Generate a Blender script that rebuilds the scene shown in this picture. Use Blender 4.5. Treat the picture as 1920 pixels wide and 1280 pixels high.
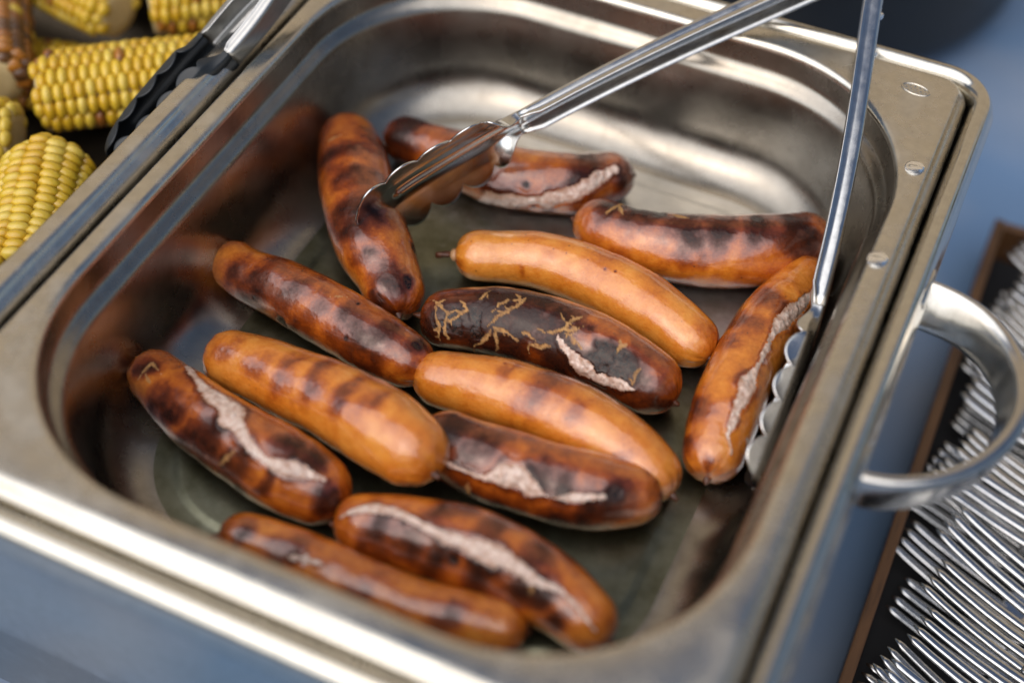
import bpy, math, random
import numpy as np
from mathutils import Vector, Matrix

sc = bpy.context.scene
for o in list(bpy.data.objects):
    bpy.data.objects.remove(o)
COL = sc.collection
RZ = 0.165                      # height of the pan rim above the table (metres)

# ------------------------------------------------------------------ camera
cam_data = bpy.data.cameras.new("camera")
cam_data.lens = 50.0
cam_data.sensor_width = 36.0
cam_data.clip_start = 0.01
cam_data.clip_end = 500.0
cam_data.dof.use_dof = True
cam_data.dof.focus_distance = 0.552
cam_data.dof.aperture_fstop = 3.0
cam = bpy.data.objects.new("camera", cam_data)
cam.location = (0.152611, -0.331846, 0.363737 + RZ)
cam.rotation_euler = (0.714658, -0.016617, 0.432012)
COL.objects.link(cam)
sc.camera = cam

# ------------------------------------------------------------------ sky, sun, exposure
SUN_ELEV, SUN_AZ = math.radians(51), math.radians(-108)     # azimuth measured from +x towards +y
world = bpy.data.worlds.new("World")
sc.world = world
world.use_nodes = True
wn = world.node_tree
wn.nodes.clear()
w_out = wn.nodes.new("ShaderNodeOutputWorld")
w_bg = wn.nodes.new("ShaderNodeBackground")
w_sky = wn.nodes.new("ShaderNodeTexSky")
w_sky.sky_type = 'NISHITA'
w_sky.sun_disc = False
w_sky.sun_elevation = SUN_ELEV
w_sky.sun_rotation = math.pi / 2 - SUN_AZ
w_sky.air_density = 1.0
w_sky.dust_density = 3.0
w_sky.ozone_density = 1.0
w_bg.inputs["Strength"].default_value = 0.12
wn.links.new(w_sky.outputs[0], w_bg.inputs[0])
wn.links.new(w_bg.outputs[0], w_out.inputs[0])

sun_data = bpy.data.lights.new("sun", 'SUN')
sun_data.energy = 3.4
sun_data.angle = math.radians(100)
sun_data.color = (1.0, 0.975, 0.95)
sun = bpy.data.objects.new("sun", sun_data)
_d = Vector((math.cos(SUN_ELEV) * math.cos(SUN_AZ), math.cos(SUN_ELEV) * math.sin(SUN_AZ), math.sin(SUN_ELEV)))
sun.rotation_euler = _d.to_track_quat('Z', 'Y').to_euler()
sun.location = _d * 3
COL.objects.link(sun)

sc.view_settings.view_transform = 'Standard'
sc.view_settings.look = 'None'
sc.view_settings.gamma = 1.0
sc.view_settings.use_curve_mapping = False
sc.view_settings.exposure = -0.22
sc.render.engine = 'CYCLES'
sc.cycles.use_denoising = True
sc.cycles.max_bounces = 10
sc.cycles.glossy_bounces = 6
sc.cycles.transparent_max_bounces = 8
sc.cycles.caustics_reflective = False
sc.cycles.caustics_refractive = False
sc.cycles.sample_clamp_indirect = 6.0

# ------------------------------------------------------------------ helpers
def tag(o, label=None, cat=None, group=None, kind=None):
    if label: o["label"] = label
    if cat: o["category"] = cat
    if group: o["group"] = group
    if kind: o["kind"] = kind
    return o

def empty(name, loc=(0, 0, 0), rz=0.0):
    o = bpy.data.objects.new(name, None)
    o.empty_display_size = 0.01
    o.location = loc
    o.rotation_euler = (0, 0, rz)
    COL.objects.link(o)
    return o

def make_mesh(name, verts, faces, smooth=True):
    """verts (N,3) array, faces: (M,4)/(M,3) int array or list of tuples"""
    me = bpy.data.meshes.new(name)
    if isinstance(faces, np.ndarray):
        n = len(faces); k = faces.shape[1]
        me.vertices.add(len(verts))
        me.vertices.foreach_set("co", np.asarray(verts, dtype=np.float32).ravel())
        me.loops.add(n * k)
        me.loops.foreach_set("vertex_index", faces.astype(np.int32).ravel())
        me.polygons.add(n)
        me.polygons.foreach_set("loop_start", np.arange(n, dtype=np.int32) * k)
        me.update(calc_edges=True)
        me.validate()
    else:
        me.from_pydata([tuple(map(float, v)) for v in verts], [], [tuple(f) for f in faces])
        me.update()
    if smooth:
        me.polygons.foreach_set("use_smooth", np.ones(len(me.polygons), dtype=bool))
    return me

def obj(name, me, mat=None, parent=None, loc=None, rot=None):
    o = bpy.data.objects.new(name, me)
    COL.objects.link(o)
    if mat is not None and len(me.materials) == 0:
        me.materials.append(mat)
    if parent is not None: o.parent = parent
    if loc is not None: o.location = loc
    if rot is not None: o.rotation_euler = rot
    return o

def grid_faces(nu, nv, wrap=False):
    """quads for a grid of nu rows x nv columns (index = i*nv + j)"""
    i = np.arange(nu - 1)[:, None]
    j = np.arange(nv if wrap else nv - 1)[None, :]
    jn = (j + 1) % nv
    return np.stack(np.broadcast_arrays(i * nv + j, (i + 1) * nv + j, (i + 1) * nv + jn, i * nv + jn), -1).reshape(-1, 4)

def _hash(i, j, k, s):
    n = (i * 374761393 + j * 668265263 + k * 1274126177 + s * 974711) & 0xFFFFFFFF
    n = ((n ^ (n >> 13)) * 1274126177) & 0xFFFFFFFF
    n = (n ^ (n >> 16)) & 0xFFFFFFFF
    return n.astype(np.float64) / 4294967295.0

def vnoise(P, scale, seed=0):
    """smooth value noise in [-1,1], P (N,3)"""
    q = np.asarray(P) * scale
    f = np.floor(q); t = q - f; f = f.astype(np.int64)
    t = t * t * t * (t * (t * 6 - 15) + 10)
    r = 0.0
    for a in (0, 1):
        wa = t[..., 0] if a else 1 - t[..., 0]
        for b in (0, 1):
            wb = t[..., 1] if b else 1 - t[..., 1]
            for c in (0, 1):
                wc = t[..., 2] if c else 1 - t[..., 2]
                r = r + wa * wb * wc * _hash(f[..., 0] + a, f[..., 1] + b, f[..., 2] + c, seed)
    return r * 2 - 1

def smoothstep(a, b, x):
    t = np.clip((x - a) / (b - a), 0, 1)
    return t * t * (3 - 2 * t)

def rrect(hx, hy, r, nc=20, ns=14):
    """closed rounded-rectangle ring, constant point count"""
    pts = []
    for k, (sx, sy) in enumerate(((1, 1), (-1, 1), (-1, -1), (1, -1))):
        cx, cy = sx * (hx - r), sy * (hy - r)
        for m in range(nc + 1):
            a = (k + m / nc) * math.pi / 2
            pts.append((cx + r * math.cos(a), cy + r * math.sin(a)))
        sx2, sy2 = ((-1, 1), (-1, -1), (1, -1), (1, 1))[k]
        ex, ey = sx2 * (hx - r), sy2 * (hy - r)
        a = (k + 1) * math.pi / 2
        p0 = np.array((cx + r * math.cos(a), cy + r * math.sin(a)))
        p1 = np.array((ex + r * math.cos(a), ey + r * math.sin(a)))
        for m in range(1, ns):
            pts.append(tuple(p0 + (p1 - p0) * m / ns))
    return np.array(pts)

def loft(rings, close_last=False):
    """rings: list of (n,3) arrays -> verts, faces (list mode if capped)"""
    n = len(rings[0])
    V = np.concatenate(rings)
    F = grid_faces(len(rings), n, wrap=True)
    if close_last:
        c = rings[-1].mean(0)
        V = np.vstack([V, c])
        b = (len(rings) - 1) * n
        F = [tuple(f) for f in F] + [(b + j, len(V) - 1, b + (j + 1) % n) for j in range(n)]
    return V, F

def lathe(profile, n=48):
    a = np.linspace(0, 2 * math.pi, n, endpoint=False)
    rings = [np.stack([r * np.cos(a), r * np.sin(a), np.full(n, z)], 1) for r, z in profile]
    return loft(rings)

def box_mesh(name, sx, sy, sz, bevel=0.0008):
    """box with base centre at the origin and bevelled edges"""
    import bmesh
    bm = bmesh.new()
    bmesh.ops.create_cube(bm, size=1.0)
    for v in bm.verts:
        v.co = Vector((v.co.x * sx, v.co.y * sy, (v.co.z + .5) * sz))
    bmesh.ops.bevel(bm, geom=list(bm.edges), offset=bevel, segments=2, affect='EDGES', profile=.6)
    me = bpy.data.meshes.new(name)
    bm.to_mesh(me); bm.free()
    return me

def catmull(P, n):
    """dense Catmull-Rom through rows of P (k,d), then uniform in arc length (first 3 comps)"""
    P = np.asarray(P, float)
    E = np.vstack([2 * P[0] - P[1], P, 2 * P[-1] - P[-2]])
    out = []
    for i in range(len(P) - 1):
        p0, p1, p2, p3 = E[i:i + 4]
        t = np.linspace(0, 1, 40, endpoint=False)[:, None]
        out.append(.5 * ((2 * p1) + (-p0 + p2) * t + (2 * p0 - 5 * p1 + 4 * p2 - p3) * t ** 2 + (-p0 + 3 * p1 - 3 * p2 + p3) * t ** 3))
    D = np.vstack(out + [P[-1:]])
    s = np.concatenate([[0], np.cumsum(np.linalg.norm(np.diff(D[:, :3], axis=0), axis=1))])
    u = np.asarray(n) * s[-1] if not np.isscalar(n) else np.linspace(0, s[-1], n)
    return np.stack([np.interp(u, s, D[:, c]) for c in range(D.shape[1])], 1), s[-1]

# ------------------------------------------------------------------ materials
def new_mat(name):
    m = bpy.data.materials.new(name)
    m.use_nodes = True
    nt = m.node_tree
    b = nt.nodes["Principled BSDF"]
    return m, nt, b

def N(nt, typ, **kw):
    n = nt.nodes.new(typ)
    for k, v in kw.items():
        if k in n.inputs: n.inputs[k].default_value = v
        else: setattr(n, k, v)
    return n

def noise_node(nt, scale, detail=3.0, rough=0.55, coord='Object', stretch=None):
    tc = nt.nodes.new("ShaderNodeTexCoord")
    nz = nt.nodes.new("ShaderNodeTexNoise")
    nz.inputs["Scale"].default_value = scale
    nz.inputs["Detail"].default_value = detail
    nz.inputs["Roughness"].default_value = rough
    if stretch:
        mp = nt.nodes.new("ShaderNodeMapping")
        mp.inputs["Scale"].default_value = stretch
        nt.links.new(tc.outputs[coord], mp.inputs[0])
        nt.links.new(mp.outputs[0], nz.inputs["Vector"])
    else:
        nt.links.new(tc.outputs[coord], nz.inputs["Vector"])
    return nz

def map_range(nt, src, a, b, c, d):
    m = nt.nodes.new("ShaderNodeMapRange")
    m.inputs[1].default_value = a; m.inputs[2].default_value = b
    m.inputs[3].default_value = c; m.inputs[4].default_value = d
    nt.links.new(src, m.inputs[0])
    return m.outputs[0]

def mix_col(nt, fac, a, b, mode='MIX'):
    m = nt.nodes.new("ShaderNodeMix")
    m.data_type = 'RGBA'; m.blend_type = mode
    for sock, val in ((m.inputs[0], fac), (m.inputs[6], a), (m.inputs[7], b)):
        if hasattr(val, "is_linked") or isinstance(val, bpy.types.NodeSocket):
            nt.links.new(val, sock)
        elif isinstance(val, (int, float)):
            sock.default_value = val
        else:
            sock.default_value = (*val, 1.0)
    return m.outputs[2]

def math_node(nt, op, a, b=None, clamp=False):
    m = nt.nodes.new("ShaderNodeMath")
    m.operation = op; m.use_clamp = clamp
    for i, v in enumerate((a, b)):
        if v is None: continue
        if isinstance(v, bpy.types.NodeSocket): nt.links.new(v, m.inputs[i])
        else: m.inputs[i].default_value = v
    return m.outputs[0]

def bump(nt, bsdf, height, strength=0.3, dist=0.0004, prev=None):
    b = nt.nodes.new("ShaderNodeBump")
    b.inputs["Strength"].default_value = strength
    b.inputs["Distance"].default_value = dist
    nt.links.new(height, b.inputs["Height"])
    if prev is not None: nt.links.new(prev, b.inputs["Normal"])
    nt.links.new(b.outputs[0], bsdf.inputs["Normal"])
    return b.outputs[0]

def steel(name, col=(0.60, 0.585, 0.56), rough=(0.16, 0.32), smudge=60.0, stretch=None, dirt=0.0, bump_s=0.06):
    m, nt, b = new_mat(name)
    b.inputs["Metallic"].default_value = 1.0
    n1 = noise_node(nt, smudge, 5.0, 0.62, stretch=stretch)
    nt.links.new(map_range(nt, n1.outputs[0], 0.3, 0.72, rough[0], rough[1]), b.inputs["Roughness"])
    n2 = noise_node(nt, smudge * 4.3, 4.0, 0.6)
    dk = tuple(c * 0.86 for c in col)
    c = mix_col(nt, map_range(nt, n2.outputs[0], 0.35, 0.7, 0, 1), col, dk)
    if dirt > 0:
        n3 = noise_node(nt, 34.0, 6.0, 0.68)
        c = mix_col(nt, map_range(nt, n3.outputs[0], 0.55, 0.75, 0, dirt), c, (0.10, 0.075, 0.05))
    nt.links.new(c, b.inputs["Base Color"])
    bump(nt, b, n2.outputs[0], bump_s, 0.0003)
    return m

M = {}
M['pan'] = steel("pan_flange_steel", (0.69, 0.65, 0.57), (0.15, 0.40), 48, dirt=0.12)
M['pan_wall'] = steel("pan_wall_steel", (0.36, 0.33, 0.285), (0.22, 0.35), 40, dirt=0.5)  # darker than the flange; shade inside the pan goes into the colour

def greasy_shade_floor():
    """brushed floor with a brown-green film of fat and the shade among the sausages painted in, towards the front"""
    m = steel("pan_floor_steel", (0.58, 0.58, 0.56), (0.28, 0.42), 30, dirt=0.3, bump_s=0.12)
    nt = m.node_tree; b = nt.nodes["Principled BSDF"]
    src = b.inputs["Base Color"].links[0].from_socket
    tc = nt.nodes.new("ShaderNodeTexCoord"); sx = nt.nodes.new("ShaderNodeSeparateXYZ")
    nt.links.new(tc.outputs["Object"], sx.inputs[0])
    nz = noise_node(nt, 26, 6, 0.65)
    edge = math_node(nt, 'ADD', math_node(nt, 'MULTIPLY', sx.outputs[1], -1.0), map_range(nt, nz.outputs[0], 0.2, 0.8, -0.035, 0.035))
    edge = math_node(nt, 'ADD', edge, math_node(nt, 'MULTIPLY', sx.outputs[0], -0.25))
    fac = map_range(nt, edge, -0.078, -0.040, 0.0, 1.0)
    nz2 = noise_node(nt, 70, 5, 0.6)
    film = mix_col(nt, map_range(nt, nz2.outputs[0], 0.35, 0.7, 0, 1), (0.125, 0.12, 0.072), (0.235, 0.23, 0.16))  # olive film, its colour darkened to hold the shade among the sausages
    c = mix_col(nt, fac, src, film)
    nt.links.new(c, b.inputs["Base Color"])
    return m
M['pan_floor'] = greasy_shade_floor()
M['shade_floor'] = steel("shade_floor_steel", (0.060, 0.048, 0.034), (0.35, 0.55), 30, dirt=0.6)  # near-black: deep shade under the cobs put into the steel's colour
M['frame'] = steel("frame_steel", (0.66, 0.63, 0.56), (0.10, 0.24), 80)
M['handle'] = steel("handle_steel", (0.62, 0.59, 0.54), (0.12, 0.24), 90)
M['tongs'] = steel("tong_steel", (0.66, 0.65, 0.63), (0.08, 0.28), 70, bump_s=0.03)
M['dull'] = steel("dull_steel", (0.42, 0.42, 0.41), (0.28, 0.42), 70)
M['fork'] = steel("fork_steel", (0.56, 0.565, 0.57), (0.10, 0.22), 120, bump_s=0.03)

# ------------------------------------------------------------------ table with its cloth
def build_table():
    nx, ny = 260, 260
    xs = np.linspace(-1.1, 1.1, nx); ys = np.linspace(-0.9, 1.5, ny)
    X, Y = np.meshgrid(xs, ys, indexing='ij')
    P = np.stack([X.ravel(), Y.ravel(), np.zeros(nx * ny)], 1)
    z = 0.0022 * vnoise(P, 7, 3) + 0.0012 * vnoise(P * [1, 2.2, 1], 16, 4)
    P[:, 2] = z - 0.0035
    m, nt, b = new_mat("blue_cloth")
    n1 = noise_node(nt, 5.5, 3.0, 0.5)
    c = mix_col(nt, map_range(nt, n1.outputs[0], 0.40, 0.64, 0, 1), (0.125, 0.215, 0.36), (0.26, 0.31, 0.40))
    nt.links.new(c, b.inputs["Base Color"])
    b.inputs["Roughness"].default_value = 0.8
    wv = nt.nodes.new("ShaderNodeTexWave"); wv.inputs["Scale"].default_value = 900
    wv2 = nt.nodes.new("ShaderNodeTexWave"); wv2.inputs["Scale"].default_value = 900; wv2.bands_direction = 'Y'
    tc = nt.nodes.new("ShaderNodeTexCoord")
    nt.links.new(tc.outputs["Object"], wv.inputs[0]); nt.links.new(tc.outputs["Object"], wv2.inputs[0])
    bump(nt, b, math_node(nt, 'ADD', wv.outputs[1], wv2.outputs[1]), 0.15, 0.0002)
    o = obj("tablecloth", make_mesh("tablecloth", P, grid_faces(nx, ny)), m)
    tag(o, "blue grey cloth covering the table under the chafing dish", "tablecloth", kind="structure")
build_table()

# ------------------------------------------------------------------ gastronorm pans
F_HX, F_HY, F_R = 0.1325, 0.1625, 0.0085      # where the flat flange ends
O_HX, O_HY, O_R = 0.1245, 0.1515, 0.0720      # the opening
CORN_X = -0.2768

def pan_mesh(deep=0.0):
    mm = 0.001
    spec = []
    for d, z in ((4.7, -10.5), (4.7, -8.2), (4.55, -7.0), (4.2, -5.8), (3.65, -4.7), (2.95, -3.8), (2.3, -3.2), (1.75, -2.75), (1.25, -2.2),
                 (0.8, -1.35), (0.35, -0.5), (-0.5, 0.0)):
        spec.append((F_HX + d * mm, F_HY + d * mm, F_R + max(d, -5) * mm, z * mm))
    for t in (0.3, 0.6):
        f0 = (F_HX - .0005, F_HY - .0005, F_R - .0005); o0 = (O_HX + .0028, O_HY + .0028, O_R + .0028)
        spec.append(tuple(f0[i] * (1 - t) + o0[i] * t for i in range(3)) + (0.0,))
    for d, z in ((2.8, 0.0), (1.9, -0.12), (1.1, -0.45), (0.5, -1.05), (0.1, -2.0), (0, -3.2), (-0.2, -11.0), (-0.5, -12.4), (-1.2, -13.6),
                 (-2.6, -14.8), (-4.0, -15.9), (-5.0, -17.2), (-5.5, -19.0), (-6.6, -32.0), (-8.0, -46.0)):
        spec.append((O_HX + d * mm, O_HY + d * mm, O_R + d * mm, z * mm))
    rf = 19.0
    deep *= 1000.0
    for k in range(1, 9):
        a = k / 8 * math.pi / 2
        d = -8.0 - rf * (1 - math.cos(a)); z = -46.0 - deep - rf * math.sin(a)
        spec.append((O_HX + d * mm, O_HY + d * mm, O_R + d * mm, z * mm))
    for d, z in ((-33, -65.0), (-34.5, -64.9), (-36, -64.4), (-37.5, -64.3), (-46, -64.25), (-60, -64.2)):
        spec.append((O_HX + d * mm, O_HY + d * mm, max(O_R + d * mm, 0.012), (z - deep) * mm))
    rings = []
    for hx, hy, r, z in spec:
        q = rrect(hx, hy, r)
        rings.append(np.column_stack([q, np.full(len(q), z)]))
    V, F = loft(rings, close_last=True)
    V[:, 2] += 0.00025 * vnoise(V * [1, 1, 0], 22, 9)      # sheet metal is never quite flat
    me = make_mesh("pan_shell", V, F)
    me.materials.append(M['pan']); me.materials.append(M['pan_wall']); me.materials.append(M['shade_floor'] if deep else M['pan_floor'])
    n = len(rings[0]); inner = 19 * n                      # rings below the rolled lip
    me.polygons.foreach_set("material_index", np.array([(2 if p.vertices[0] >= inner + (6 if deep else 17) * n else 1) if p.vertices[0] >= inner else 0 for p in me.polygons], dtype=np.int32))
    return me

def build_pan(x, name, label, deep=0.0):
    root = empty(name, (x, 0, RZ))
    tag(root, label, "pan")
    obj("pan_shell", pan_mesh(deep), None, root)
    return root
sausage_pan = build_pan(0.0, "serving_pan", "rectangular stainless steel pan holding the grilled sausages")
corn_pan = build_pan(CORN_X, "serving_pan", "stainless steel pan holding the grilled corn cobs", 0.035)

# small oval maker's stamp pressed into the flange corner, the lettering worn away
def build_stamp():
    a = np.linspace(0, 2 * math.pi, 48, endpoint=False)
    rings = []
    for s, z in ((1.0, 0.0), (0.97, 0.25), (0.92, 0.3), (0.87, 0.22), (0.84, 0.02)):
        rings.append(np.stack([0.0062 * s * np.cos(a), 0.0034 * s * np.sin(a), np.full(48, z * 0.001)], 1))
    V, F = loft(rings)
    o = obj("stamp", make_mesh("stamp", V, F), M['pan'], sausage_pan, (0.1165, 0.1495, 0.0001), (0, 0, math.radians(-8)))
    V2, F2 = [], []
    rnd = random.Random(4)
    for row in (-1, 0, 1):
        for k in range(5 - abs(row)):
            cx = (k - (4 - abs(row)) / 2) * 0.0021; cy = row * 0.0017
            w, h = 0.0007, 0.0005 + 0.0003 * rnd.random()
            b0 = len(V2)
            for dx, dy, z in ((-w, -h, 0), (w, -h, 0), (w, h, 0), (-w, h, 0), (-w * .6, -h * .6, .00018), (w * .6, -h * .6, .00018), (w * .6, h * .6, .00018), (-w * .6, h * .6, .00018)):
                V2.append((cx + dx, cy + dy, z))
            F2 += [(b0 + 4, b0 + 5, b0 + 6, b0 + 7)] + [(b0 + i, b0 + (i + 1) % 4, b0 + 4 + (i + 1) % 4, b0 + 4 + i) for i in range(4)]
    obj("stamp_relief", make_mesh("stamp_relief", np.array(V2), F2), M['pan'], o)
build_stamp()

# ------------------------------------------------------------------ chafing dish frame
def build_chafer():
    mm = 0.001
    xc = -0.1384
    root = empty("chafing_dish", (xc, 0, 0))
    tag(root, "long stainless steel chafing dish frame with a curved side handle", "chafing dish")
    hx0, hy0 = 0.1325 - xc, F_HY            # frame measured from the pan flanges
    prof = [(5.2, -30), (5.3, -14), (5.6, -9), (6.2, -6), (7.2, -3.8), (8.6, -2.3), (10.2, -1.7), (11.8, -1.9), (13.2, -2.9), (14.4, -4.6), (15.3, -6.8), (15.9, -9.2), (16.3, -10.2),
            (16.5, -11.0), (16.5, -13.0), (15.8, -13.8), (13, -14.2), (10, -14.6), (8.8, -17), (8, -60), (8, -148), (4, -153), (0, -154)]
    rings = []
    for d, z in prof:
        q = rrect(hx0 + d * mm, hy0 + d * mm, 0.0075 + max(d, 0) * mm, nc=16, ns=24)
        rings.append(np.column_stack([q, np.full(len(q), z * mm + RZ)]))
    V, F = loft(rings, close_last=True)
    obj("frame", make_mesh("frame", V, F), M['frame'], root)
    # feet
    for sx in (-1, 1):
        for sy in (-1, 1):
            V, F = lathe([(0.0001, 0), (0.009, 0), (0.0105, 0.0015), (0.0105, 0.004), (0.0085, 0.006), (0.0080, 0.0115), (0.0001, 0.0115)], 24)
            obj("foot", make_mesh("foot", V, F), M['frame'], root, (sx * (hx0 - 0.03), sy * (hy0 - 0.03), 0.0))
    # loop handle: a cast strap bent into a C, standing on its edge
    path = np.array([(147.5, 50.5), (152, 50.3), (160, 49.0), (169, 45.5), (178, 38.0), (185, 27.0), (188.5, 13.0), (187.0, -2.0), (181.0, -16.0), (171.0, -27.5), (160, -34.5), (152, -37.2), (147.5, -37.8)]) * mm
    C, _ = catmull(np.column_stack([path, np.zeros(len(path))]), 90)
    T = np.gradient(C, axis=0); T /= np.linalg.norm(T, axis=1)[:, None]
    S = np.stack([T[:, 1], -T[:, 0], np.zeros(len(T))], 1)        # sideways (outward or inward)
    t = np.linspace(0, 1, len(C))
    hh = (8.2 + 1.4 * smoothstep(0.35, 0.0, t) + 0.6 * smoothstep(0.7, 1.0, t)) * mm     # half height
    th = (2.3 + 1.0 * np.sin(t * math.pi)) * mm                   # half thickness
    lean = np.interp(t, [0, .25, .6, 1], [0.55, 0.45, 0.2, 0.05])
    sec = []
    for a in np.linspace(0, 2 * math.pi, 24, endpoint=False):
        ca, sa = math.cos(a), math.sin(a)
        sec.append((math.copysign(abs(ca) ** 0.6, ca), math.copysign(abs(sa) ** 0.45, sa)))
    rings = []
    for k in range(len(C)):
        up = Vector((0, 0, 1)); s = Vector(S[k])
        u2 = (up + s * (-lean[k])).normalized() if True else up
        s2 = (s - u2 * s.dot(u2)).normalized()
        zc = RZ - 0.0155 - 0.002 * t[k]
        rings.append(np.array([tuple(Vector(C[k]) + s2 * (a * th[k]) + u2 * (b * hh[k]) + Vector((-xc, 0, zc))) for a, b in sec]))
    V, F = loft(rings)
    n = 24
    F = [tuple(f) for f in F] + [tuple(range(n)), tuple(range((len(C) - 1) * n, len(C) * n))]
    h = obj("handle", make_mesh("handle", V, F), M['handle'], root)
    for y in (0.0505, -0.0378):
        me = box_mesh("handle_mount", 0.005, 0.020, 0.022, 0.0016)
        me.polygons.foreach_set("use_smooth", np.ones(len(me.polygons), dtype=bool))
        obj("handle_mount", me, M['handle'], h, (0.1462 - xc, y, RZ - 0.0275))
build_chafer()

# ------------------------------------------------------------------ black pot standing behind
def build_pot():
    root = empty("cooking_pot", (0.012, 0.462, 0.0))
    tag(root, "large round black pot standing behind the sausage pan", "pot")
    m, nt, b = new_mat("black_enamel")
    n1 = noise_node(nt, 30, 4)
    nt.links.new(mix_col(nt, n1.outputs[0], (0.010, 0.011, 0.012), (0.022, 0.023, 0.024)), b.inputs["Base Color"])
    nt.links.new(map_range(nt, n1.outputs[0], 0.3, 0.7, 0.28, 0.5), b.inputs["Roughness"])
    R = 0.122
    prof = [(0.0001, 0.0)] + [(R - 0.028 + 0.028 * math.sin(a), 0.028 - 0.028 * math.cos(a)) for a in np.linspace(0, math.pi / 2, 9)]
    prof += [(R + 0.002, 0.10), (R + 0.003, 0.185), (R + 0.006, 0.188), (R + 0.007, 0.192), (R + 0.004, 0.195), (R - 0.001, 0.194), (R - 0.002, 0.185), (R - 0.004, 0.03), (0.0001, 0.02)]
    V, F = lathe(prof, 72)
    obj("pot_body", make_mesh("pot_body", V, F), m, root)
    for s in (-1, 1):
        C, _ = catmull([(s * (R + .001), -0.03, 0.15), (s * (R + 0.022), -0.028, 0.153), (s * (R + 0.032), 0, 0.155), (s * (R + 0.022), 0.028, 0.153), (s * (R + .001), 0.03, 0.15)], 30)
        rings = []
        T = np.gradient(C, axis=0)
        for k in range(30):
            t = Vector(T[k]).normalized(); sd = t.cross(Vector((0, 0, 1))).normalized(); up = sd.cross(t)
            rings.append(np.array([tuple(Vector(C[k]) + sd * (0.0045 * math.cos(a)) + up * (0.006 * math.sin(a))) for a in np.linspace(0, 2 * math.pi, 12, endpoint=False)]))
        V, F = loft(rings)
        obj("pot_handle", make_mesh("pot_handle", V, F), m, root)
build_pot()

# ------------------------------------------------------------------ unseen wall, added for the beige that the steel mirrors
def build_wall():
    m, nt, b = new_mat("sand_plaster")
    n1 = noise_node(nt, 1.1, 5, 0.6)
    n2 = noise_node(nt, 14, 5, 0.6)
    c = mix_col(nt, map_range(nt, n1.outputs[0], 0.3, 0.7, 0, 1), (0.56, 0.44, 0.30), (0.70, 0.58, 0.42))
    nt.links.new(c, b.inputs["Base Color"]); b.inputs["Roughness"].default_value = 0.9
    bump(nt, b, n2.outputs[0], 0.4, 0.01)
    me = box_mesh("added_wall", 16.0, 0.3, 7.4, 0.02)
    o = obj("added_wall", me, m, None, (-1.80, 3.90, -0.78), (0, 0, math.radians(24.8)))
    tag(o, "unseen sand coloured plaster wall added to be mirrored in the steel rims", "wall")
build_wall()

# ------------------------------------------------------------------ sausages
NU, NV = 280, 150
def sausage_frame(spine, ts):
    """centre line, radius, tangent, top and side vectors at arc fractions ts; angle 0 is the top"""
    C, L = catmull(spine, ts)
    r = C[:, 3]; C = C[:, :3]
    T = np.gradient(C, ts, axis=0); T /= np.linalg.norm(T, axis=1)[:, None]
    up = np.array([0, 0, 1.0]) - T * T[:, 2:3]; up /= np.linalg.norm(up, axis=1)[:, None]
    sd = np.cross(T, up)
    d0 = ts * L; d1 = (1 - ts) * L
    cap = np.ones_like(ts)
    for d, rr in ((d0, spine[0][3]), (d1, spine[-1][3])):
        q = np.clip(1 - d / (rr * 1.0), 0, 1)
        cap = np.minimum(cap, (1 - q ** 2.15) ** (1 / 2.15))
    return C, L, r * cap, T, up, sd

def sausage_base(spine):
    t = np.linspace(0, 1, NU)
    ts = 0.45 * t + 0.55 * (0.5 - 0.5 * np.cos(math.pi * t))
    C, L, r, T, up, sd = sausage_frame(spine, ts)
    th = np.linspace(-math.pi, math.pi, NV, endpoint=False)
    D = up[:, None] * np.cos(th)[None, :, None] + sd[:, None] * np.sin(th)[None, :, None]
    P = C[:, None] + D * r[:, None, None]
    return ts, th, P, D, L, r

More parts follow.
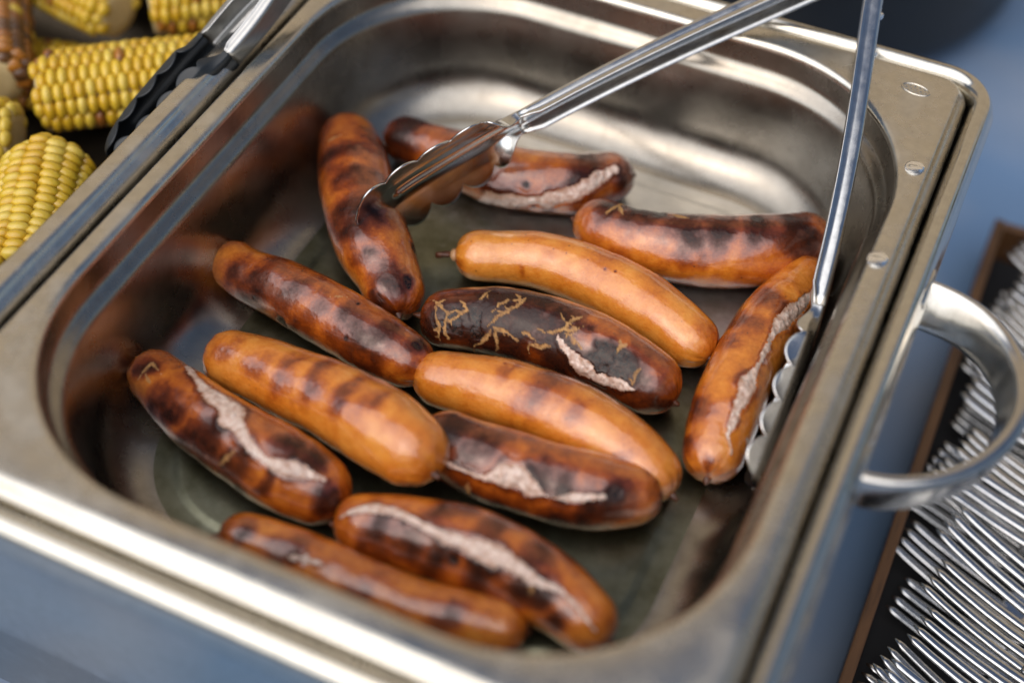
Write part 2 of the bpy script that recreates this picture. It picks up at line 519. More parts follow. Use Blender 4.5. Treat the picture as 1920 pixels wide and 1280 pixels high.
# spines: x, y, z (from the rim plane), radius in metres; marks: kind, [(fraction of length, angle from top)], size mm
SAUSAGES = {
    's1': dict(spine=[(-0.11162, 0.08245, -0.0505, 0.0142), (-0.10404, 0.07113, -0.05115, 0.01355), (-0.09083, 0.05227, -0.04923, 0.01547), (-0.0765, 0.03323, -0.04874, 0.01596), (-0.06118, 0.01688, -0.04911, 0.01559), (-0.04889, 0.00546, -0.05147, 0.01323), (-0.03829, -0.0075, -0.05253, 0.01217)],
        marks=[
            ('b', [(0.3136, 0.461)], 6.7, 0.38),
            ('b', [(0.4647, 0.126)], 5.25, 0.38),
            ('b', [(0.6098, 0.545)], 7.3, 0.38),
            ('b', [(0.6643, -0.084)], 4.69, 0.38),
            ('b', [(0.6908, 0.586)], 5.52, 0.38),
            ('b', [(0.7867, 0.503)], 6.3, 0.38),
            ('b', [(0.8769, 0.042)], 6.27, 0.38),
            ('b', [(0.4835, 0.461)], 4.36, 0.38),
            ('b', [(0.9334, -0.0)], 7.07, 0.5),
            ('b', [(0.9608, 0.922)], 4.17, 0.5),
            ('k', [(0.9307, -0.503)], 2.3),
            ('k', [(0.7827, -1.257)], 1.72),
            ('c', [(0.2292, 0.712), (0.2333, 0.251)], 0.68),
        ]),
    's2': dict(spine=[(-0.09468, 0.08735, -0.05473, 0.00997), (-0.08478, 0.08684, -0.05431, 0.01039), (-0.05996, 0.08459, -0.0526, 0.0121), (-0.03322, 0.0822, -0.05096, 0.01374), (-0.00884, 0.08936, -0.05146, 0.01324), (0.00368, 0.10124, -0.05319, 0.01151), (0.01449, 0.10978, -0.05406, 0.01064)],
        marks=[
            ('s', [(0.4366, 2.262), (0.5681, 1.634), (0.682, 1.424), (0.7586, 1.089), (0.821, 0.754), (0.899, 0.545)], 2.94),
            ('b', [(0.1166, -0.209)], 6.99, 0.4),
            ('b', [(0.0861, 0.838)], 5.81, 0.4),
            ('b', [(0.1432, 1.34)], 6.96, 0.4),
            ('b', [(0.4506, 0.545)], 6.76, 0.4),
            ('b', [(0.7983, 0.042)], 7.66, 0.4),
            ('b', [(0.9253, 1.005)], 4.54, 0.4),
            ('k', [(0.6052, 0.963)], 0.89),
            ('k', [(0.6373, 1.759)], 0.68),
        ]),
    's3': dict(spine=[(0.0028, 0.07217, -0.05306, 0.01164), (0.0132, 0.07214, -0.05268, 0.01202), (0.03523, 0.0703, -0.05087, 0.01383), (0.05891, 0.07538, -0.05009, 0.01461), (0.08057, 0.08589, -0.04986, 0.01484), (0.09513, 0.09831, -0.05106, 0.01364), (0.10384, 0.10664, -0.0523, 0.0124)],
        marks=[
            ('b', [(0.1536, -0.126)], 7.43, 0.5),
            ('b', [(0.2789, -0.168)], 7.36, 0.5),
            ('b', [(0.4179, -0.084)], 7.3, 0.5),
            ('b', [(0.5494, 0.042)], 7.27, 0.5),
            ('b', [(0.6776, 0.126)], 6.83, 0.5),
            ('b', [(0.8098, 0.084)], 7.73, 0.5),
            ('b', [(0.46, 0.419)], 5.54, 0.5),
            ('b', [(0.8428, 0.796)], 6.43, 0.5),
            ('k', [(0.3313, -0.461)], 3.04),
            ('k', [(0.2333, -0.461)], 2.62),
            ('k', [(0.6864, -0.251)], 1.72),
            ('c', [(0.1467, 0.209), (0.1643, -0.293), (0.1643, -0.754)], 0.66),
            ('c', [(0.1643, -0.293), (0.2055, 0.084)], 0.65),
            ('c', [(0.3627, -0.377), (0.4366, -0.251)], 0.65),
        ]),
    's4': dict(spine=[(-0.03372, 0.03293, -0.05419, 0.01051), (-0.024, 0.03646, -0.05377, 0.01093), (-0.00306, 0.04316, -0.05315, 0.01155), (0.02257, 0.04383, -0.05222, 0.01248), (0.04788, 0.03792, -0.05161, 0.01309), (0.06877, 0.03038, -0.05306, 0.01164), (0.07946, 0.02558, -0.05439, 0.01031)],
        marks=[
            ('b', [(0.0179, 1.55)], 3.47, 0.25),
            ('b', [(0.5587, -0.503)], 8.49, 0.25),
            ('b', [(0.7337, -0.335)], 6.24, 0.25),
            ('b', [(0.2663, 1.131)], 2.14, 0.25),
            ('b', [(0.9513, -0.251)], 4.09, 0.25),
            ('k', [(0.5587, 0.293)], 0.52),
            ('k', [(0.596, 0.209)], 0.52),
            ('k', [(0.404, 0.251)], 0.42),
        ]),
    's5': dict(spine=[(-0.03063, -0.00323, -0.05376, 0.01094), (-0.02011, -0.00076, -0.05276, 0.01194), (-0.00171, 0.0044, -0.05095, 0.01375), (0.01972, 0.0074, -0.05043, 0.01427), (0.04255, 0.00625, -0.0504, 0.0143), (0.06163, 0.00257, -0.05178, 0.01292), (0.07509, -0.00115, -0.05388, 0.01082)],
        marks=[
            ('b', [(0.104, 0.628)], 12.31, 0.5),
            ('b', [(0.2414, 0.586)], 14.26, 0.5),
            ('b', [(0.3764, 0.586)], 14.17, 0.5),
            ('b', [(0.5259, 0.586)], 10.06, 0.5),
            ('b', [(0.5774, 1.215)], 9.06, 0.5),
            ('b', [(0.3313, 1.424)], 10.2, 0.5),
            ('b', [(0.4179, 0.084)], 8.12, 0.5),
            ('b', [(0.7337, 1.173)], 9.17, 0.4),
            ('b', [(0.8284, 0.586)], 7.91, 0.4),
            ('b', [(0.9081, 1.047)], 7.11, 0.4),
            ('b', [(0.9802, 1.173)], 5.16, 0.4),
            ('k', [(0.1432, 0.88)], 4.5),
            ('k', [(0.2212, 0.586)], 2.85),
            ('k', [(0.1071, 1.005)], 3.28),
            ('k', [(0.7337, 0.67)], 4.77),
            ('k', [(0.806, 0.712)], 3.96),
            ('k', [(0.3447, -0.754)], 2.07),
            ('k', [(0.3718, -0.754)], 1.66),
            ('k', [(0.2333, 1.131)], 3.27),
            ('c', [(0.0587, 0.042), (0.0804, 0.251), (0.0949, 0.335), (0.101, 0.419), (0.1134, 0.503), (0.1264, 0.545), (0.1501, 0.461)], 0.46),
            ('c', [(0.0804, 0.251), (0.089, 0.168), (0.101, 0.084)], 0.33),
            ('c', [(0.1501, 0.461), (0.1572, 0.503), (0.168, 0.503)], 0.22),
            ('c', [(0.1134, 0.796), (0.133, 0.796), (0.1501, 0.712), (0.168, 0.586), (0.179, 0.503), (0.1902, 0.461), (0.179, 0.335), (0.1753, 0.209), (0.1607, 0.126)], 0.47),
            ('c', [(0.133, 0.796), (0.1364, 0.838), (0.1364, 0.922)], 0.3),
            ('c', [(0.1753, 0.209), (0.179, 0.251), (0.1753, 0.335)], 0.36),
            ('c', [(0.2212, 0.126), (0.2333, 0.084), (0.2414, -0.042), (0.2496, -0.209), (0.2579, -0.293)], 0.53),
            ('c', [(0.2496, -0.209), (0.2537, -0.042), (0.2579, 0.042)], 0.32),
            ('c', [(0.2414, -0.042), (0.2333, 0.042), (0.2252, 0.126)], 0.35),
            ('c', [(0.2832, 0.461), (0.2918, 0.377), (0.3005, 0.209), (0.318, 0.126), (0.3268, -0.0), (0.3447, -0.0), (0.3537, -0.042), (0.3673, -0.042), (0.381, -0.168)], 0.35),
            ('c', [(0.3673, -0.042), (0.3582, -0.168), (0.3447, -0.251)], 0.39),
            ('c', [(0.318, 0.126), (0.3224, 0.251), (0.3357, 0.335)], 0.22),
            ('c', [(0.381, -0.168), (0.3764, -0.0), (0.3627, 0.126), (0.3582, 0.209), (0.3447, 0.251), (0.3357, 0.377), (0.318, 0.461), (0.3048, 0.545), (0.2961, 0.67), (0.2875, 0.754), (0.2789, 0.838), (0.2747, 0.88)], 0.56),
            ('c', [(0.318, 0.461), (0.3048, 0.419), (0.2961, 0.377)], 0.33),
            ('c', [(0.3447, 0.251), (0.3492, 0.251), (0.3537, 0.251)], 0.24),
            ('c', [(0.2173, 1.634), (0.2252, 1.508), (0.2455, 1.466), (0.2621, 1.299), (0.2705, 1.215), (0.2832, 1.089), (0.2875, 0.963)], 0.44),
            ('c', [(0.2173, 1.634), (0.2133, 1.885), (0.2094, 2.22)], 0.31),
            ('c', [(0.2832, 1.089), (0.2747, 1.173), (0.2747, 1.299)], 0.3),
            ('c', [(0.2961, 0.88), (0.3136, 0.922), (0.3313, 0.922), (0.3492, 0.963), (0.3627, 1.005), (0.3764, 1.089), (0.3902, 1.131)], 0.49),
            ('c', [(0.3313, 0.922), (0.3402, 1.047), (0.3492, 1.089)], 0.26),
            ('c', [(0.3627, 1.005), (0.3537, 1.047), (0.3492, 1.089)], 0.25),
            ('c', [(0.3136, 1.424), (0.3136, 1.257), (0.3092, 1.173), (0.3048, 1.047), (0.3048, 0.963)], 0.49),
            ('c', [(0.3136, 1.424), (0.318, 1.466), (0.3092, 1.634)], 0.34),
            ('c', [(0.3092, 1.173), (0.3092, 1.215), (0.3136, 1.299)], 0.38),
            ('c', [(0.0747, 0.377), (0.0775, 0.461), (0.0775, 0.586), (0.0832, 0.754), (0.0919, 0.922), (0.0949, 1.005), (0.0949, 1.215), (0.0919, 1.382), (0.0949, 1.55)], 0.44),
            ('c', [(0.0919, 1.382), (0.0861, 1.424), (0.0775, 1.424)], 0.3),
            ('c', [(0.0949, 1.005), (0.0832, 1.131), (0.072, 1.257)], 0.28),
            ('c', [(0.1198, 0.586), (0.1166, 0.712), (0.1134, 0.838), (0.1134, 0.963), (0.1134, 1.131), (0.1134, 1.215), (0.1231, 1.34), (0.1198, 1.592)], 0.38),
            ('c', [(0.1134, 1.215), (0.1103, 1.215), (0.1166, 1.131)], 0.33),
            ('c', [(0.1134, 0.963), (0.1103, 1.047), (0.1103, 1.131)], 0.38),
            ('c', [(0.5212, 0.042), (0.5353, 0.168), (0.5541, 0.251), (0.5634, 0.335), (0.5587, 0.419), (0.5494, 0.503), (0.54, 0.545), (0.5259, 0.628), (0.5024, 0.67), (0.4882, 0.712)], 0.49),
            ('c', [(0.4882, 0.712), (0.4741, 0.67), (0.46, 0.67)], 0.36),
            ('c', [(0.54, 0.545), (0.5259, 0.628), (0.5118, 0.628)], 0.29),
            ('c', [(0.5914, -0.126), (0.5821, -0.0), (0.5728, 0.084), (0.5634, 0.168), (0.5634, 0.209), (0.5587, 0.251)], 0.6),
            ('c', [(0.5728, 0.084), (0.5634, -0.0), (0.5587, -0.0)], 0.27),
            ('c', [(0.5587, 0.251), (0.5634, 0.251), (0.5728, 0.251)], 0.35),
            ('c', [(0.6144, 0.168), (0.6052, 0.293), (0.5914, 0.377), (0.5774, 0.461), (0.5634, 0.461)], 0.58),
            ('c', [(0.5774, 0.461), (0.5774, 0.545), (0.5821, 0.628)], 0.27),
            ('c', [(0.6052, 0.293), (0.5914, 0.293), (0.5821, 0.293)], 0.38),
            ('c', [(0.4413, 1.173), (0.46, 1.131), (0.4788, 1.131), (0.4929, 1.131), (0.5071, 1.047), (0.5306, 1.005)], 0.5),
            ('c', [(0.4413, 1.173), (0.4413, 1.299), (0.4459, 1.424)], 0.33),
            ('c', [(0.46, 1.131), (0.4741, 1.089), (0.4882, 1.089)], 0.31),
            ('c', [(0.404, 0.88), (0.4272, 0.88), (0.4459, 0.963)], 0.48),
            ('c', [(0.4272, 0.88), (0.4366, 0.88), (0.4413, 0.922)], 0.25),
            ('c', [(0.4459, 0.963), (0.4553, 0.963), (0.4647, 1.005)], 0.25),
            ('c', [(0.7627, 0.377), (0.7586, 0.293), (0.7627, 0.209), (0.7708, 0.126), (0.7708, 0.042)], 0.47),
            ('c', [(0.7627, 0.209), (0.7545, 0.126), (0.7463, 0.042)], 0.24),
            ('c', [(0.7586, 0.293), (0.7586, 0.209), (0.7667, 0.084)], 0.32),
            ('c', [(0.8636, 0.922), (0.8636, 0.796), (0.8568, 0.67), (0.8568, 0.545), (0.8602, 0.419)], 0.47),
            ('c', [(0.8636, 0.922), (0.8568, 0.838), (0.8464, 0.838)], 0.22),
            ('c', [(0.8636, 0.796), (0.8636, 0.838), (0.8636, 0.922)], 0.32),
            ('c', [(0.5681, 0.545), (0.5867, 0.545), (0.6006, 0.586), (0.6144, 0.67), (0.6282, 0.67), (0.6463, 0.754), (0.6553, 0.796)], 0.47),
            ('c', [(0.5867, 0.545), (0.596, 0.461), (0.6052, 0.419)], 0.34),
            ('c', [(0.5867, 0.545), (0.5774, 0.586), (0.5774, 0.67)], 0.32),
            ('s', [(0.5494, 0.712), (0.5774, 0.88), (0.6282, 1.047), (0.682, 1.173), (0.7253, 1.34), (0.7748, 1.257), (0.832, 1.131), (0.8769, 1.047)], 1.98),
        ]),
    's6': dict(spine=[(-0.12059, -0.00747, -0.05422, 0.01048), (-0.1082, -0.01258, -0.05391, 0.01079), (-0.0859, -0.01621, -0.05238, 0.01232), (-0.06175, -0.02016, -0.05174, 0.01296), (-0.03797, -0.02481, -0.05195, 0.01275), (-0.02324, -0.02659, -0.05367, 0.01103), (-0.0146, -0.02835, -0.05494, 0.00976)],
        marks=[
            ('b', [(0.1716, 0.586)], 5.49, 0.32),
            ('b', [(0.2663, 0.419)], 6.29, 0.32),
            ('b', [(0.2747, 1.382)], 7.57, 0.32),
            ('b', [(0.4366, 0.754)], 6.19, 0.32),
            ('b', [(0.5541, 0.628)], 4.91, 0.32),
            ('b', [(0.6687, 0.503)], 6.89, 0.32),
            ('b', [(0.7586, 0.838)], 6.05, 0.32),
            ('b', [(0.8136, 0.126)], 4.83, 0.32),
            ('b', [(0.5071, 1.592)], 6.22, 0.32),
            ('b', [(0.8136, 1.299)], 6.05, 0.32),
            ('b', [(0.928, -0.168)], 3.42, 0.5),
            ('k', [(0.4179, 1.717)], 2.72),
            ('k', [(0.2875, 1.299)], 0.84),
            ('k', [(0.7168, 0.922)], 0.61),
            ('k', [(0.6732, -0.209)], 0.61),
            ('k', [(0.928, -0.168)], 1.01),
            ('c', [(0.5774, 0.084), (0.6236, -0.209)], 0.25),
        ]),
    's7': dict(spine=[(-0.0961, -0.05514, -0.05403, 0.01067), (-0.08417, -0.0549, -0.05329, 0.01141), (-0.06191, -0.05624, -0.05105, 0.01365), (-0.03666, -0.05985, -0.04777, 0.01493), (-0.01278, -0.06665, -0.04339, 0.01531), (0.00304, -0.07218, -0.04154, 0.01316), (0.01254, -0.07684, -0.04154, 0.01116)],
        marks=[
            ('b', [(0.1071, 0.293)], 4.4, 0.36),
            ('b', [(0.2579, 0.461)], 5.12, 0.36),
            ('b', [(0.3673, -0.042)], 4.31, 0.36),
            ('b', [(0.3718, 0.754)], 5.06, 0.36),
            ('b', [(0.4882, -0.084)], 4.65, 0.36),
            ('b', [(0.5071, 0.545)], 4.99, 0.36),
            ('b', [(0.6373, -0.042)], 5.33, 0.36),
            ('b', [(0.6508, 0.419)], 4.54, 0.36),
            ('b', [(0.7379, -0.042)], 4.14, 0.36),
        ]),
    's8': dict(spine=[(-0.11707, -0.07163, -0.05412, 0.01058), (-0.10432, -0.07542, -0.05383, 0.01087), (-0.08205, -0.0836, -0.05172, 0.01298), (-0.05733, -0.08994, -0.05046, 0.01424), (-0.03762, -0.09314, -0.05009, 0.01461), (-0.02201, -0.09423, -0.05226, 0.01244), (-0.0132, -0.09488, -0.05417, 0.01053)],
        marks=[
            ('b', [(0.1231, 0.335)], 5.54, 0.5),
            ('b', [(0.2537, 1.005)], 5.85, 0.5),
            ('b', [(0.3357, 0.796)], 5.01, 0.5),
            ('b', [(0.4413, 1.299)], 5.74, 0.5),
            ('b', [(0.5165, 0.461)], 6.42, 0.5),
            ('b', [(0.5306, 1.173)], 6.44, 0.5),
            ('b', [(0.6373, 1.173)], 6.37, 0.5),
            ('b', [(0.7667, -0.126)], 4.83, 0.5),
            ('b', [(0.8499, -0.209)], 4.83, 0.5),
            ('b', [(0.9585, 0.545)], 4.43, 0.5),
            ('b', [(0.6864, 1.927)], 4.92, 0.5),
            ('b', [(0.7708, 0.963)], 2.96, 0.5),
            ('c', [(0.1198, 0.838), (0.1264, 0.084), (0.1978, 0.168)], 0.59),
            ('c', [(0.1364, 0.503), (0.1827, 0.628)], 0.49),
            ('c', [(0.596, 1.215), (0.6327, 0.67)], 0.56),
            ('s', [(0.2212, -0.67), (0.381, -0.293), (0.5024, -0.168), (0.5914, 0.126), (0.6732, 0.377), (0.7463, 0.503), (0.8357, 0.293), (0.9139, 0.126)], 2.03),
        ]),
    's9': dict(spine=[(-0.01944, -0.03045, -0.05454, 0.01016), (-0.00844, -0.0288, -0.05377, 0.01093), (0.01086, -0.02704, -0.05188, 0.01282), (0.03257, -0.02669, -0.05046, 0.01424), (0.0552, -0.02963, -0.05047, 0.01423), (0.07379, -0.03389, -0.05237, 0.01233), (0.08887, -0.04064, -0.05442, 0.01028)],
        marks=[
            ('b', [(0.4788, 0.084)], 6.58, 0.34),
            ('b', [(0.4788, -0.503)], 4.31, 0.34),
            ('b', [(0.6144, 0.251)], 4.2, 0.34),
            ('b', [(0.4788, 0.461)], 4.24, 0.34),
            ('b', [(0.8284, 0.922)], 3.02, 0.34),
            ('b', [(0.3357, -0.126)], 3.14, 0.34),
            ('k', [(0.318, -0.335)], 0.39),
        ]),
    's10': dict(spine=[(-0.00342, -0.05196, -0.05292, 0.01178), (0.0099, -0.05672, -0.05191, 0.01279), (0.02764, -0.05806, -0.05092, 0.01378), (0.04797, -0.05675, -0.05048, 0.01422), (0.06502, -0.05329, -0.05073, 0.01397), (0.07715, -0.04762, -0.05258, 0.01212), (0.08497, -0.04227, -0.05405, 0.01065)],
        marks=[
            ('b', [(0.168, 0.042)], 6.84, 0.42),
            ('b', [(0.3092, 0.335)], 6.36, 0.42),
            ('b', [(0.5259, 0.586)], 5.17, 0.42),
            ('b', [(0.6236, 0.586)], 3.68, 0.42),
            ('b', [(0.2705, 2.053)], 6.89, 0.42),
            ('b', [(0.4413, 2.136)], 7.22, 0.42),
            ('b', [(0.6236, 2.094)], 7.53, 0.42),
            ('b', [(0.7667, 1.131)], 6.62, 0.42),
            ('b', [(0.7748, 0.628)], 3.3, 0.42),
            ('b', [(0.9653, -0.586)], 3.03, 0.42),
            ('k', [(0.3994, 0.838)], 1.12),
            ('k', [(0.7906, 0.628)], 1.65),
            ('k', [(0.9585, -0.586)], 1.32),
            ('s', [(0.1902, 1.005), (0.2747, 1.005), (0.3582, 1.005), (0.4133, 0.796), (0.46, 0.628), (0.5071, 0.838), (0.596, 0.963), (0.682, 0.838), (0.7627, 0.712)], 1.84),
            ('c', [(0.3005, 1.34), (0.3005, 1.801)], 0.57),
        ]),
    's11': dict(spine=[(-0.01366, -0.10349, -0.05354, 0.01116), (-0.00419, -0.09951, -0.05318, 0.01152), (0.01541, -0.09686, -0.05073, 0.01397), (0.0367, -0.09447, -0.04996, 0.01474), (0.05751, -0.09625, -0.05068, 0.01402), (0.07467, -0.09957, -0.05225, 0.01245), (0.09092, -0.10522, -0.05383, 0.01087)],
        marks=[
            ('b', [(0.1827, 0.754)], 6.49, 0.5),
            ('b', [(0.2918, 0.88)], 6.43, 0.5),
            ('b', [(0.3948, 0.88)], 6.39, 0.5),
            ('b', [(0.5587, 0.922)], 6.34, 0.5),
            ('b', [(0.6952, 0.88)], 6.29, 0.5),
            ('b', [(0.7586, 0.712)], 4.53, 0.5),
            ('b', [(0.8464, 1.005)], 4.52, 0.5),
            ('b', [(0.3673, -0.251)], 5.04, 0.38),
            ('b', [(0.5259, -0.251)], 4.99, 0.38),
            ('b', [(0.682, -0.251)], 4.59, 0.38),
            ('b', [(0.4319, -0.67)], 3.99, 0.38),
            ('k', [(0.4553, 0.88)], 2.3),
            ('k', [(0.2705, 0.335)], 0.9),
            ('s', [(0.0324, 0.293), (0.1398, 0.042), (0.2333, 0.042), (0.3268, 0.293), (0.4133, 0.419), (0.5071, 0.419), (0.619, 0.377), (0.7168, 0.419), (0.8022, 0.251), (0.8834, 0.293), (0.9585, 0.419)], 2.07),
            ('c', [(0.7295, 0.712), (0.7211, 0.461)], 0.7),
        ]),
    's12': dict(spine=[(-0.04695, -0.12502, -0.05436, 0.01034), (-0.03567, -0.12232, -0.05402, 0.01068), (-0.01715, -0.12134, -0.05376, 0.01094), (0.00415, -0.12232, -0.05389, 0.01081), (0.02777, -0.12105, -0.05402, 0.01068), (0.04764, -0.11719, -0.05443, 0.01027), (0.06444, -0.11211, -0.05585, 0.00885)],
        marks=[
            ('b', [(0.2373, 0.628)], 5.72, 0.34),
            ('b', [(0.2875, 0.168)], 4.29, 0.34),
            ('b', [(0.104, 0.084)], 3.26, 0.34),
            ('b', [(0.5212, 0.545)], 5.27, 0.34),
            ('b', [(0.7627, 0.586)], 4.51, 0.34),
            ('s', [(0.2747, 0.461), (0.3268, 0.335), (0.3856, 0.251)], 0.89),
        ]),
    's13': dict(spine=[(0.10395, 0.08959, -0.0538, 0.0109), (0.1002, 0.07591, -0.05351, 0.01119), (0.0952, 0.04883, -0.05174, 0.01296), (0.09359, 0.02408, -0.05127, 0.01343), (0.09432, 0.00148, -0.05121, 0.01349), (0.09589, -0.01541, -0.05301, 0.01169), (0.09785, -0.02842, -0.0547, 0.01)],
        marks=[
            ('b', [(0.6282, 1.382)], 6.06, 0.4),
            ('b', [(0.7945, 1.089)], 5.1, 0.4),
            ('b', [(0.4553, 0.419)], 6.1, 0.4),
            ('b', [(0.5494, 0.754)], 5.25, 0.4),
            ('b', [(0.3357, 0.251)], 6.19, 0.4),
            ('b', [(0.9802, 0.042)], 2.67, 0.4),
            ('b', [(0.9168, 1.173)], 3.87, 0.4),
            ('s', [(0.1607, -0.838), (0.3005, -0.67), (0.4459, -0.461), (0.596, -0.461), (0.7253, -0.377), (0.8136, -0.335), (0.8866, -0.335), (0.9361, -0.628)], 1.91),
            ('s', [(0.8602, -1.005), (0.8703, -1.55)], 0.97),
        ]),
}

def ramp(nt, src, stops):
    r = nt.nodes.new("ShaderNodeValToRGB")
    e = r.color_ramp.elements
    while len(e) > 1: e.remove(e[-1])
    e[0].position, e[0].color = stops[0][0], (*stops[0][1], 1)
    for p_, c_ in stops[1:]:
        k = e.new(p_); k.color = (*c_, 1)
    nt.links.new(src, r.inputs[0])
    return r.outputs[0]

def attr(nt, name):
    a = nt.nodes.new("ShaderNodeAttribute"); a.attribute_name = name
    return a.outputs["Fac"]

def casing_material():
    m, nt, b = new_mat("grilled_casing")
    n_mid = noise_node(nt, 170, 4.0, 0.6)
    n_fine = noise_node(nt, 900, 3.0, 0.6)
    n_str = noise_node(nt, 420, 4.0, 0.65, stretch=(1, 1, 1))
    f = math_node(nt, 'ADD', attr(nt, "brown"), map_range(nt, n_mid.outputs[0], 0.25, 0.75, -0.13, 0.13))
    f = math_node(nt, 'ADD', f, map_range(nt, n_fine.outputs[0], 0.25, 0.75, -0.06, 0.06), clamp=True)
    c = ramp(nt, f, [(0.0, (0.72, 0.285, 0.045)), (0.22, (0.59, 0.180, 0.017)), (0.42, (0.38, 0.086, 0.008)), (0.60, (0.19, 0.034, 0.004)), (0.80, (0.080, 0.015, 0.004)), (1.0, (0.026, 0.007, 0.004))])
    # pinprick specks of burnt fat
    vd = nt.nodes.new("ShaderNodeTexVoronoi"); vd.inputs["Scale"].default_value = 330
    tcv = nt.nodes.new("ShaderNodeTexCoord"); nt.links.new(tcv.outputs["Object"], vd.inputs["Vector"])
    sp = math_node(nt, 'MULTIPLY', map_range(nt, vd.outputs["Distance"], 0.16, 0.08, 0, 1), map_range(nt, n_mid.outputs[0], 0.52, 0.62, 0, 0.85))
    c = mix_col(nt, sp, c, (0.05, 0.016, 0.008))
    ch = math_node(nt, 'ADD', attr(nt, "char"), map_range(nt, n_str.outputs[0], 0.3, 0.7, -0.35, 0.35))
    chf = map_range(nt, math_node(nt, 'MULTIPLY', ch, attr(nt, "char_gate")), 0.32, 0.7, 0, 1)
    c = mix_col(nt, math_node(nt, 'MULTIPLY', chf, 0.93), c, mix_col(nt, map_range(nt, n_fine.outputs[0], 0.42, 0.62, 0, 1), (0.006, 0.004, 0.004), (0.040, 0.014, 0.008)))
    ck = attr(nt, "crack")
    dkf = math_node(nt, 'MAXIMUM', chf, map_range(nt, f, 0.62, 0.92, 0, 1))
    tan = mix_col(nt, n_fine.outputs[0], (0.22, 0.085, 0.022), (0.62, 0.36, 0.14))
    c = mix_col(nt, ck, c, tan)
    nt.links.new(c, b.inputs["Base Color"])
    rg = map_range(nt, n_mid.outputs[0], 0.3, 0.7, 0.15, 0.27)
    rg = math_node(nt, 'ADD', rg, math_node(nt, 'MULTIPLY', dkf, 0.03))
    rg = math_node(nt, 'ADD', rg, math_node(nt, 'MULTIPLY', ck, 0.4), clamp=True)
    nt.links.new(rg, b.inputs["Roughness"])
    nt.links.new(map_range(nt, dkf, 0, 1, 0.62, 0.25), b.inputs["Specular IOR Level"])
    b.inputs["Coat Weight"].default_value = 0.55
    b.inputs["Coat Roughness"].default_value = 0.09
    cw = math_node(nt, 'MULTIPLY', math_node(nt, 'SUBTRACT', 1.0, math_node(nt, 'ADD', ck, math_node(nt, 'MULTIPLY', dkf, 0.75)), clamp=True), 1.0)
    nt.links.new(cw, b.inputs["Coat Weight"])
    b.inputs["Subsurface Weight"].default_value = 0.10
    b.inputs["Subsurface Radius"].default_value = (1.0, 0.35, 0.12)
    b.inputs["Subsurface Scale"].default_value = 0.003
    h = math_node(nt, 'ADD', n_fine.outputs[0], math_node(nt, 'MULTIPLY', n_str.outputs[0], 1.2))
    h = math_node(nt, 'ADD', h, math_node(nt, 'MULTIPLY', ck, 1.0))
    h = math_node(nt, 'ADD', h, math_node(nt, 'MULTIPLY', math_node(nt, 'MULTIPLY', n_str.outputs[0], chf), 3.0))
    # fine creases running along the sausage, in skin coordinates (mm)
    sk = nt.nodes.new("ShaderNodeAttribute"); sk.attribute_name = "skin"
    mp = nt.nodes.new("ShaderNodeMapping"); mp.inputs["Scale"].default_value = (0.16, 0.9, 1.0)
    nt.links.new(sk.outputs["Vector"], mp.inputs[0])
    cr = nt.nodes.new("ShaderNodeTexNoise"); cr.inputs["Scale"].default_value = 1.3; cr.inputs["Detail"].default_value = 5; cr.inputs["Roughness"].default_value = 0.7
    nt.links.new(mp.outputs[0], cr.inputs["Vector"])
    vo = nt.nodes.new("ShaderNodeTexNoise"); vo.inputs["Scale"].default_value = 0.35; vo.inputs["Detail"].default_value = 2
    nt.links.new(sk.outputs["Vector"], vo.inputs["Vector"])
    amt = map_range(nt, vo.outputs[0], 0.42, 0.68, 0.15, 2.4)
    h = math_node(nt, 'ADD', h, math_node(nt, 'MULTIPLY', cr.outputs[0], amt))
    bump(nt, b, h, 0.20, 0.0005)
    return m

def meat_material():
    m, nt, b = new_mat("split_meat")
    n1 = noise_node(nt, 420, 5.0, 0.7)
    n2 = noise_node(nt, 1300, 3.0, 0.6)
    c = mix_col(nt, map_range(nt, n1.outputs[0], 0.34, 0.66, 0, 1), (0.46, 0.27, 0.19), (0.78, 0.64, 0.55))
    c = mix_col(nt, map_range(nt, attr(nt, "edge"), 0.45, 1.0, 0, 0.85), c, (0.30, 0.11, 0.035))
    nt.links.new(c, b.inputs["Base Color"])
    b.inputs["Roughness"].default_value = 0.32
    b.inputs["Coat Weight"].default_value = 0.7
    b.inputs["Coat Roughness"].default_value = 0.2
    b.inputs["Subsurface Weight"].default_value = 0.15
    b.inputs["Subsurface Radius"].default_value = (1.0, 0.5, 0.35)
    b.inputs["Subsurface Scale"].default_value = 0.002
    bump(nt, b, math_node(nt, 'ADD', n1.outputs[0], n2.outputs[0]), 0.5, 0.0006)
    return m

M['casing'] = casing_material()
M['meat'] = meat_material()
M['tip'], _nt, _b = new_mat("casing_tip")
_n = noise_node(_nt, 500, 3)
_nt.links.new(mix_col(_nt, _n.outputs[0], (0.02, 0.008, 0.005), (0.16, 0.05, 0.02)), _b.inputs["Base Color"])
_b.inputs["Roughness"].default_value = 0.4

def seg_dist(X, Y, pts):
    """distance of every point to a polyline, and the fraction along it"""
    best = np.full(X.shape, 1e9); tt = np.zeros(X.shape)
    pts = np.asarray(pts, float)
    if len(pts) == 1:
        return np.hypot(X - pts[0, 0], Y - pts[0, 1]), tt
    sl = np.linalg.norm(np.diff(pts, axis=0), axis=1); tot = sl.sum(); acc = 0
    for i in range(len(pts) - 1):
        a, d = pts[i], pts[i + 1] - pts[i]
        t = np.clip(((X - a[0]) * d[0] + (Y - a[1]) * d[1]) / (d @ d + 1e-12), 0, 1)
        q = np.hypot(X - a[0] - t * d[0], Y - a[1] - t * d[1])
        m = q < best
        best = np.where(m, q, best); tt = np.where(m, (acc + t * sl[i]) / tot, tt)
        acc += sl[i]
    return best, tt

